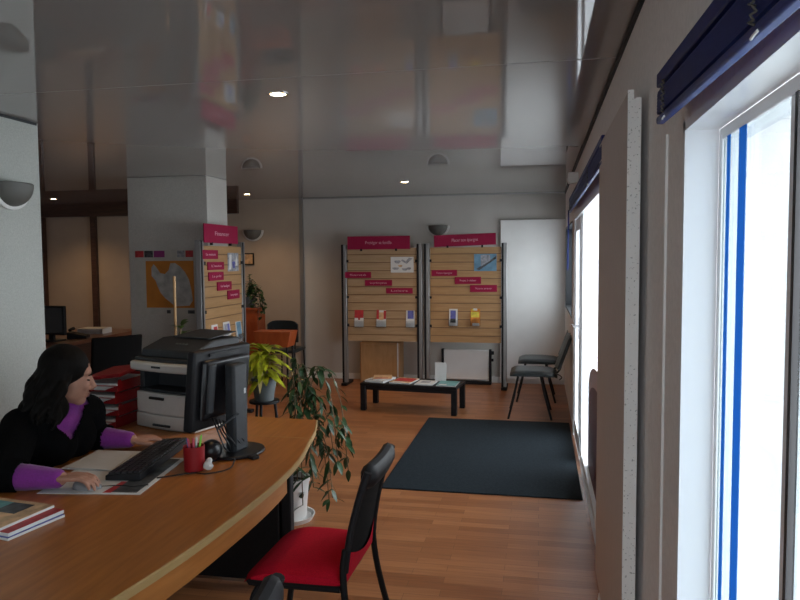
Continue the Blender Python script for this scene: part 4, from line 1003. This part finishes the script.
# neck and head
chain(b, [nb+V((-.02, 0, -.03)), nb.lerp(HC, .45)+V((-.02, -.0, 0)), HC+V((-.03, 0, -.05))], [.062, .052, .055])
b.M = HM
b.ell((-.015, 0, .03), (.092, .074, .092), nu=24, nv=16)       # cranium
b.ell((.03, 0, -.035), (.062, .060, .085), nu=20, nv=14)       # face
b.ell((.058, 0, -.095), (.030, .030, .026))                    # chin
b.ell((.02, .0, -.07), (.055, .055, .04))                      # jaw
b.ell((.068, .028, -.03), (.022, .022, .024)); b.ell((.068, -.028, -.03), (.022, .022, .024))   # cheeks
b.ell((.062, 0, .028), (.024, .046, .028))                     # brow
b.tube([(.082, 0, .012), (.094, 0, -.010), (.108, 0, -.030), (.096, 0, -.041)], [.009, .011, .0125, .012], 10)  # nose
b.ell((.096, .011, -.039), (.010, .008, .007)); b.ell((.096, -.011, -.039), (.010, .008, .007))
b.ell((.084, 0, -.062), (.013, .022, .0075)); b.ell((.082, 0, -.074), (.013, .020, .0075))      # lips
for sy in (-1, 1): b.ell((-.01, sy*.078, -.01), (.018, .008, .030))                             # ears
b.M = Matrix.Identity(4)
def hand(mb, wr, d, palm_n, side, curl, s=1.):
    """wrist, pointing direction, palm normal (down), thumb side"""
    d = V(d).normalized(); N = V(palm_n); N = (N-d*N.dot(d)).normalized(); S = d.cross(N)*side
    P = lambda a, b_, c: wr+d*a*s+S*b_*s+N*c*s
    for q in (-.026, -.009, .009, .026): mb.tube([P(.0, q*.7, 0), P(.05, q, -.002), P(.088, q*1.05, -.002)], [.014, .014, .011], 8, flat=.8)
    for i, (q, L) in enumerate(((.028, .070), (.010, .080), (-.009, .074), (-.027, .058))):
        base = P(.085, q*1.05, -.002); pts = [base]; ang = .08; p = base
        for seg, k in ((.45, curl[0]), (.3, curl[1]), (.25, curl[2])):
            ang += k; spread = S*(q*1.2); p = p+(d*math.cos(ang)+N*math.sin(ang)+spread)*(L*seg*s); pts.append(p)
        mb.tube(pts, [.0098, .0090, .0082, .0062], 8); mb.ell(pts[-1], (.0062,)*3, nu=8, nv=6)
    tp = [P(.02, .024, .004), P(.05, .046, .010), P(.078, .054, .016), P(.098, .050, .020)]
    mb.tube(tp, [.014, .0115, .0100, .0072], 8); mb.ell(tp[-1], (.0072,)*3, nu=8, nv=6)
hand(b, wrR+V((0, 0, .004)), (1, .14, .02), (0, .0, -1), 1, (.25, .55, .45))
hand(b, wrL+V((0, 0, -.002)), (.72, .66, -.03), (0, 0, -1), -1, (.18, .3, .25))
body = fuse(b, 'body', M['skin'], .0035, 3, wm)
for sy in (-1, 1):
    e = MB(); e.M = HM; e.ell((.080, sy*.030, -.002), (.007, .012, .0035), nu=12, nv=8); e.obj('eye', M['eye'], wm)
    e = MB(); e.M = HM; e.tube([(.087, sy*.012, .018), (.088, sy*.028, .024), (.078, sy*.044, .018)], [.003, .004, .002], 6); e.obj('eyebrow', M['hair'], wm)
e = MB(); e.M = HM; e.ell((.0925, 0, -.063), (.007, .018, .0045)); e.ell((.0905, 0, -.073), (.007, .016, .005)); e.obj('lips', M['lips'], wm)
# purple top
c = MB(); torso(c, .008); arm(c, shR, elR, wrR, .010, .93); arm(c, shL, elL, wrL, .010, .93); chain(c, [nb+V((-.02, 0, -.04)), nb+V((.0, .0, .012))], [.075, .066])
fuse(c, 'purple_top', M['purple'], .006, 3, wm)
# black cardigan with V opening
c = MB(); torso(c, .022); arm(c, shR, elR, wrR, .022, .30); arm(c, shL, elL, wrL, .022, .42)
def vcut(p):
    q = Matrix.Rotation(math.radians(24), 3, 'Z') @ (p-chs)
    if p.z > nb.z+.006 and abs(p.y) < .10: return True
    top = nb.z+.03; bot = chs.z+.0
    if q.x > .01 and bot < p.z < top: return abs(q.y) < .012+.105*(p.z-bot)/(top-bot)
    if p.z >= top-.03 and abs(p.y) < .09: return True
    for w_, e_, t_ in ((wrR, elR, .33), (wrL, elL, .45)):
        ax = (w_-e_); l = ax.length; ax.normalize()
        if (p-e_).dot(ax) > l*t_ and (p-e_-ax*(p-e_).dot(ax)).length < .075: return True
    return p.z < .50
cd = fuse(c, 'cardigan', M['blackknit'], .007, 3, wm, cut=vcut)
sd = cd.modifiers.new('thickness', 'SOLIDIFY'); sd.thickness = .006; sd.offset = 1
# trousers
c = MB()
c.ell(pel+V((0, 0, -.03)), (.165, .195, .11))
for sy in (-1, 1):
    hip = pel+V((.02, sy*.09, -.02)); kn = pel+V((.40, sy*.10, .0)); an = V((.42, sy*.11, .12))
    chain(c, [hip, hip.lerp(kn, .5), kn], [.098, .085, .072]); chain(c, [kn, kn.lerp(an, .4), an], [.07, .066, .056])
fuse(c, 'trousers', M['trousers'], .008, 3, wm)
for sy in (-1, 1):
    s = MB(); chain(s, [V((.42, sy*.11, .055)), V((.49, sy*.115, .045)), V((.59, sy*.12, .038))], [.045, .043, .036]); s.obj('shoe', M['blackplastic'], wm)
# hair: volume and wavy locks to the shoulders
h = MB(); h.M = HM
h.ell((-.028, 0, .038), (.102, .092, .096), nu=24, nv=16); h.ell((-.06, 0, -.03), (.070, .092, .10)); h.ell((-.075, 0, -.10), (.055, .10, .10))
h.M = Matrix.Identity(4)
rnd = random.Random(21)
def lock(a, r_out, z_end, drift, rad):
    R = HR
    p0 = HC+R @ V((-.03+.07*math.cos(a), .076*math.sin(a), .08-.03*abs(math.cos(a))))
    p1 = HC+R @ V((-.035+.085*math.cos(a), .095*math.sin(a), -.005))
    d = (p1-HC); d.z = 0; d.normalize(); sd = V((-d.y, d.x, 0))
    pts = [p0, p1]; p = p1.copy(); k = 0; ph = rnd.uniform(0, 6.28)
    while p.z > z_end:
        k += 1; p = p+V((0, 0, -.022))+d*(.002+r_out*.010)+V(drift)+sd*.013*math.cos(ph+k*1.15)+d*.011*math.sin(ph+k*1.15); pts.append(p.copy())
    p = p+d*.012+V((0, 0, .004)); pts.append(p.copy())
    pts = smooth_path(pts, 3); n = len(pts)
    h.tube(pts, [rad*(.8+.3*math.sin(PI*min(1, i/n*1.1)))*(1 if i < n*.72 else 1-.7*(i-n*.72)/(n*.28)) for i in range(n)], 7)
for k in range(60):
    a = rnd.uniform(1.45, 2*PI-1.45)
    lock(a, rnd.uniform(0, .9), HC.z-rnd.uniform(.10, .17), (0, 0, 0), rnd.uniform(.010, .016))
for k in range(14):      # locks over the ears and in front of the shoulder
    sgn = 1 if k % 2 else -1
    lock(sgn*rnd.uniform(1.05, 1.5), rnd.uniform(0, .3), HC.z-rnd.uniform(.10, .20), (-.002, -.001, 0), .013)
hr = fuse(h, 'hair', M['hair'], .005, 2, wm)

# ------------------------------------------------------------------ light
def light(name, kind, loc, energy, col, **k):
    l = bpy.data.lights.new(name, kind); l.energy = energy; l.color = col
    for a, v in k.items(): setattr(l, a, v)
    o = bpy.data.objects.new(name, l); COL.objects.link(o); o.location = loc; return o
for i, (x, y, lb) in enumerate(SP):
    o = light('halogen_light', 'SPOT', (x, y, H-.02), 32 if i != 0 else 14, (1, .62, .30), spot_size=math.radians(125), spot_blend=.8, shadow_soft_size=.035)
# daylight enters through the window, the glazed door and two added windows (portals guide the sampling of the sky)
def portal(y0, y1, z0, z1, x):
    l = bpy.data.lights.new('daylight_portal', 'AREA'); l.shape = 'RECTANGLE'; l.size = z1-z0; l.size_y = y1-y0; l.cycles.is_portal = True
    o = bpy.data.objects.new('daylight_portal', l); COL.objects.link(o); o.location = (x, (y0+y1)/2, (z0+z1)/2); o.rotation_euler = (0, PI/2, 0)
portal(-1.45, 1.6, .5, 1.88, .5); portal(3.2, 6.5, .0, 1.98, .5); portal(7.0, 8.7, 1.0, 1.95, .53)
l = bpy.data.lights.new('daylight_portal', 'AREA'); l.shape = 'RECTANGLE'; l.size = 1.32; l.size_y = 1.3; l.cycles.is_portal = True
o = bpy.data.objects.new('daylight_portal', l); COL.objects.link(o); o.location = (-.39, -2.45, 1.35); o.rotation_euler = (PI/2, 0, 0)
wd = bpy.data.worlds.new('overcast_sky'); scene.world = wd; wd.use_nodes = True
N = wd.node_tree.nodes; L = wd.node_tree.links; bg = N['Background']
tc = N.new('ShaderNodeTexCoord'); sp = N.new('ShaderNodeSeparateXYZ'); rp = N.new('ShaderNodeValToRGB')
rp.color_ramp.elements[0].position = .45; rp.color_ramp.elements[0].color = (.72, .76, .80, 1); rp.color_ramp.elements[1].position = .8; rp.color_ramp.elements[1].color = (.90, .95, 1.0, 1)
mm = N.new('ShaderNodeMath'); mm.operation = 'MULTIPLY_ADD'; mm.inputs[1].default_value = .5; mm.inputs[2].default_value = .5
L.new(tc.outputs['Generated'], sp.inputs[0]); L.new(sp.outputs[2], mm.inputs[0]); L.new(mm.outputs[0], rp.inputs[0]); L.new(rp.outputs[0], bg.inputs[0])
bg.inputs[1].default_value = 9

# ------------------------------------------------------------------ camera and view
cam = bpy.data.cameras.new('camera'); co = bpy.data.objects.new('camera', cam); COL.objects.link(co); scene.camera = co
cam.sensor_fit = 'HORIZONTAL'; cam.sensor_width = 36; cam.lens = 700*36/800.; cam.clip_start = .05
psi = math.radians(11.3); th = math.atan(42/700.); ro = math.radians(.4)
fw = V((-math.sin(psi)*math.cos(th), math.cos(psi)*math.cos(th), -math.sin(th))); r0 = V((math.cos(psi), math.sin(psi), 0)); u0 = r0.cross(fw)
Rr = r0*math.cos(ro)-u0*math.sin(ro); U = u0*math.cos(ro)+r0*math.sin(ro)
mw = Matrix((Rr, U, -fw)).transposed().to_4x4(); mw.translation = V((0, 0, 1.6)); co.matrix_world = mw
vs = scene.view_settings; vs.view_transform = 'Standard'; vs.look = 'None'; vs.gamma = 1; vs.exposure = -0.08; vs.use_curve_mapping = False
cy = scene.cycles; cy.max_bounces = 10; cy.diffuse_bounces = 6; cy.glossy_bounces = 4; cy.transparent_max_bounces = 12; cy.caustics_reflective = False; cy.caustics_refractive = False; cy.use_denoising = True; cy.sample_clamp_indirect = 4
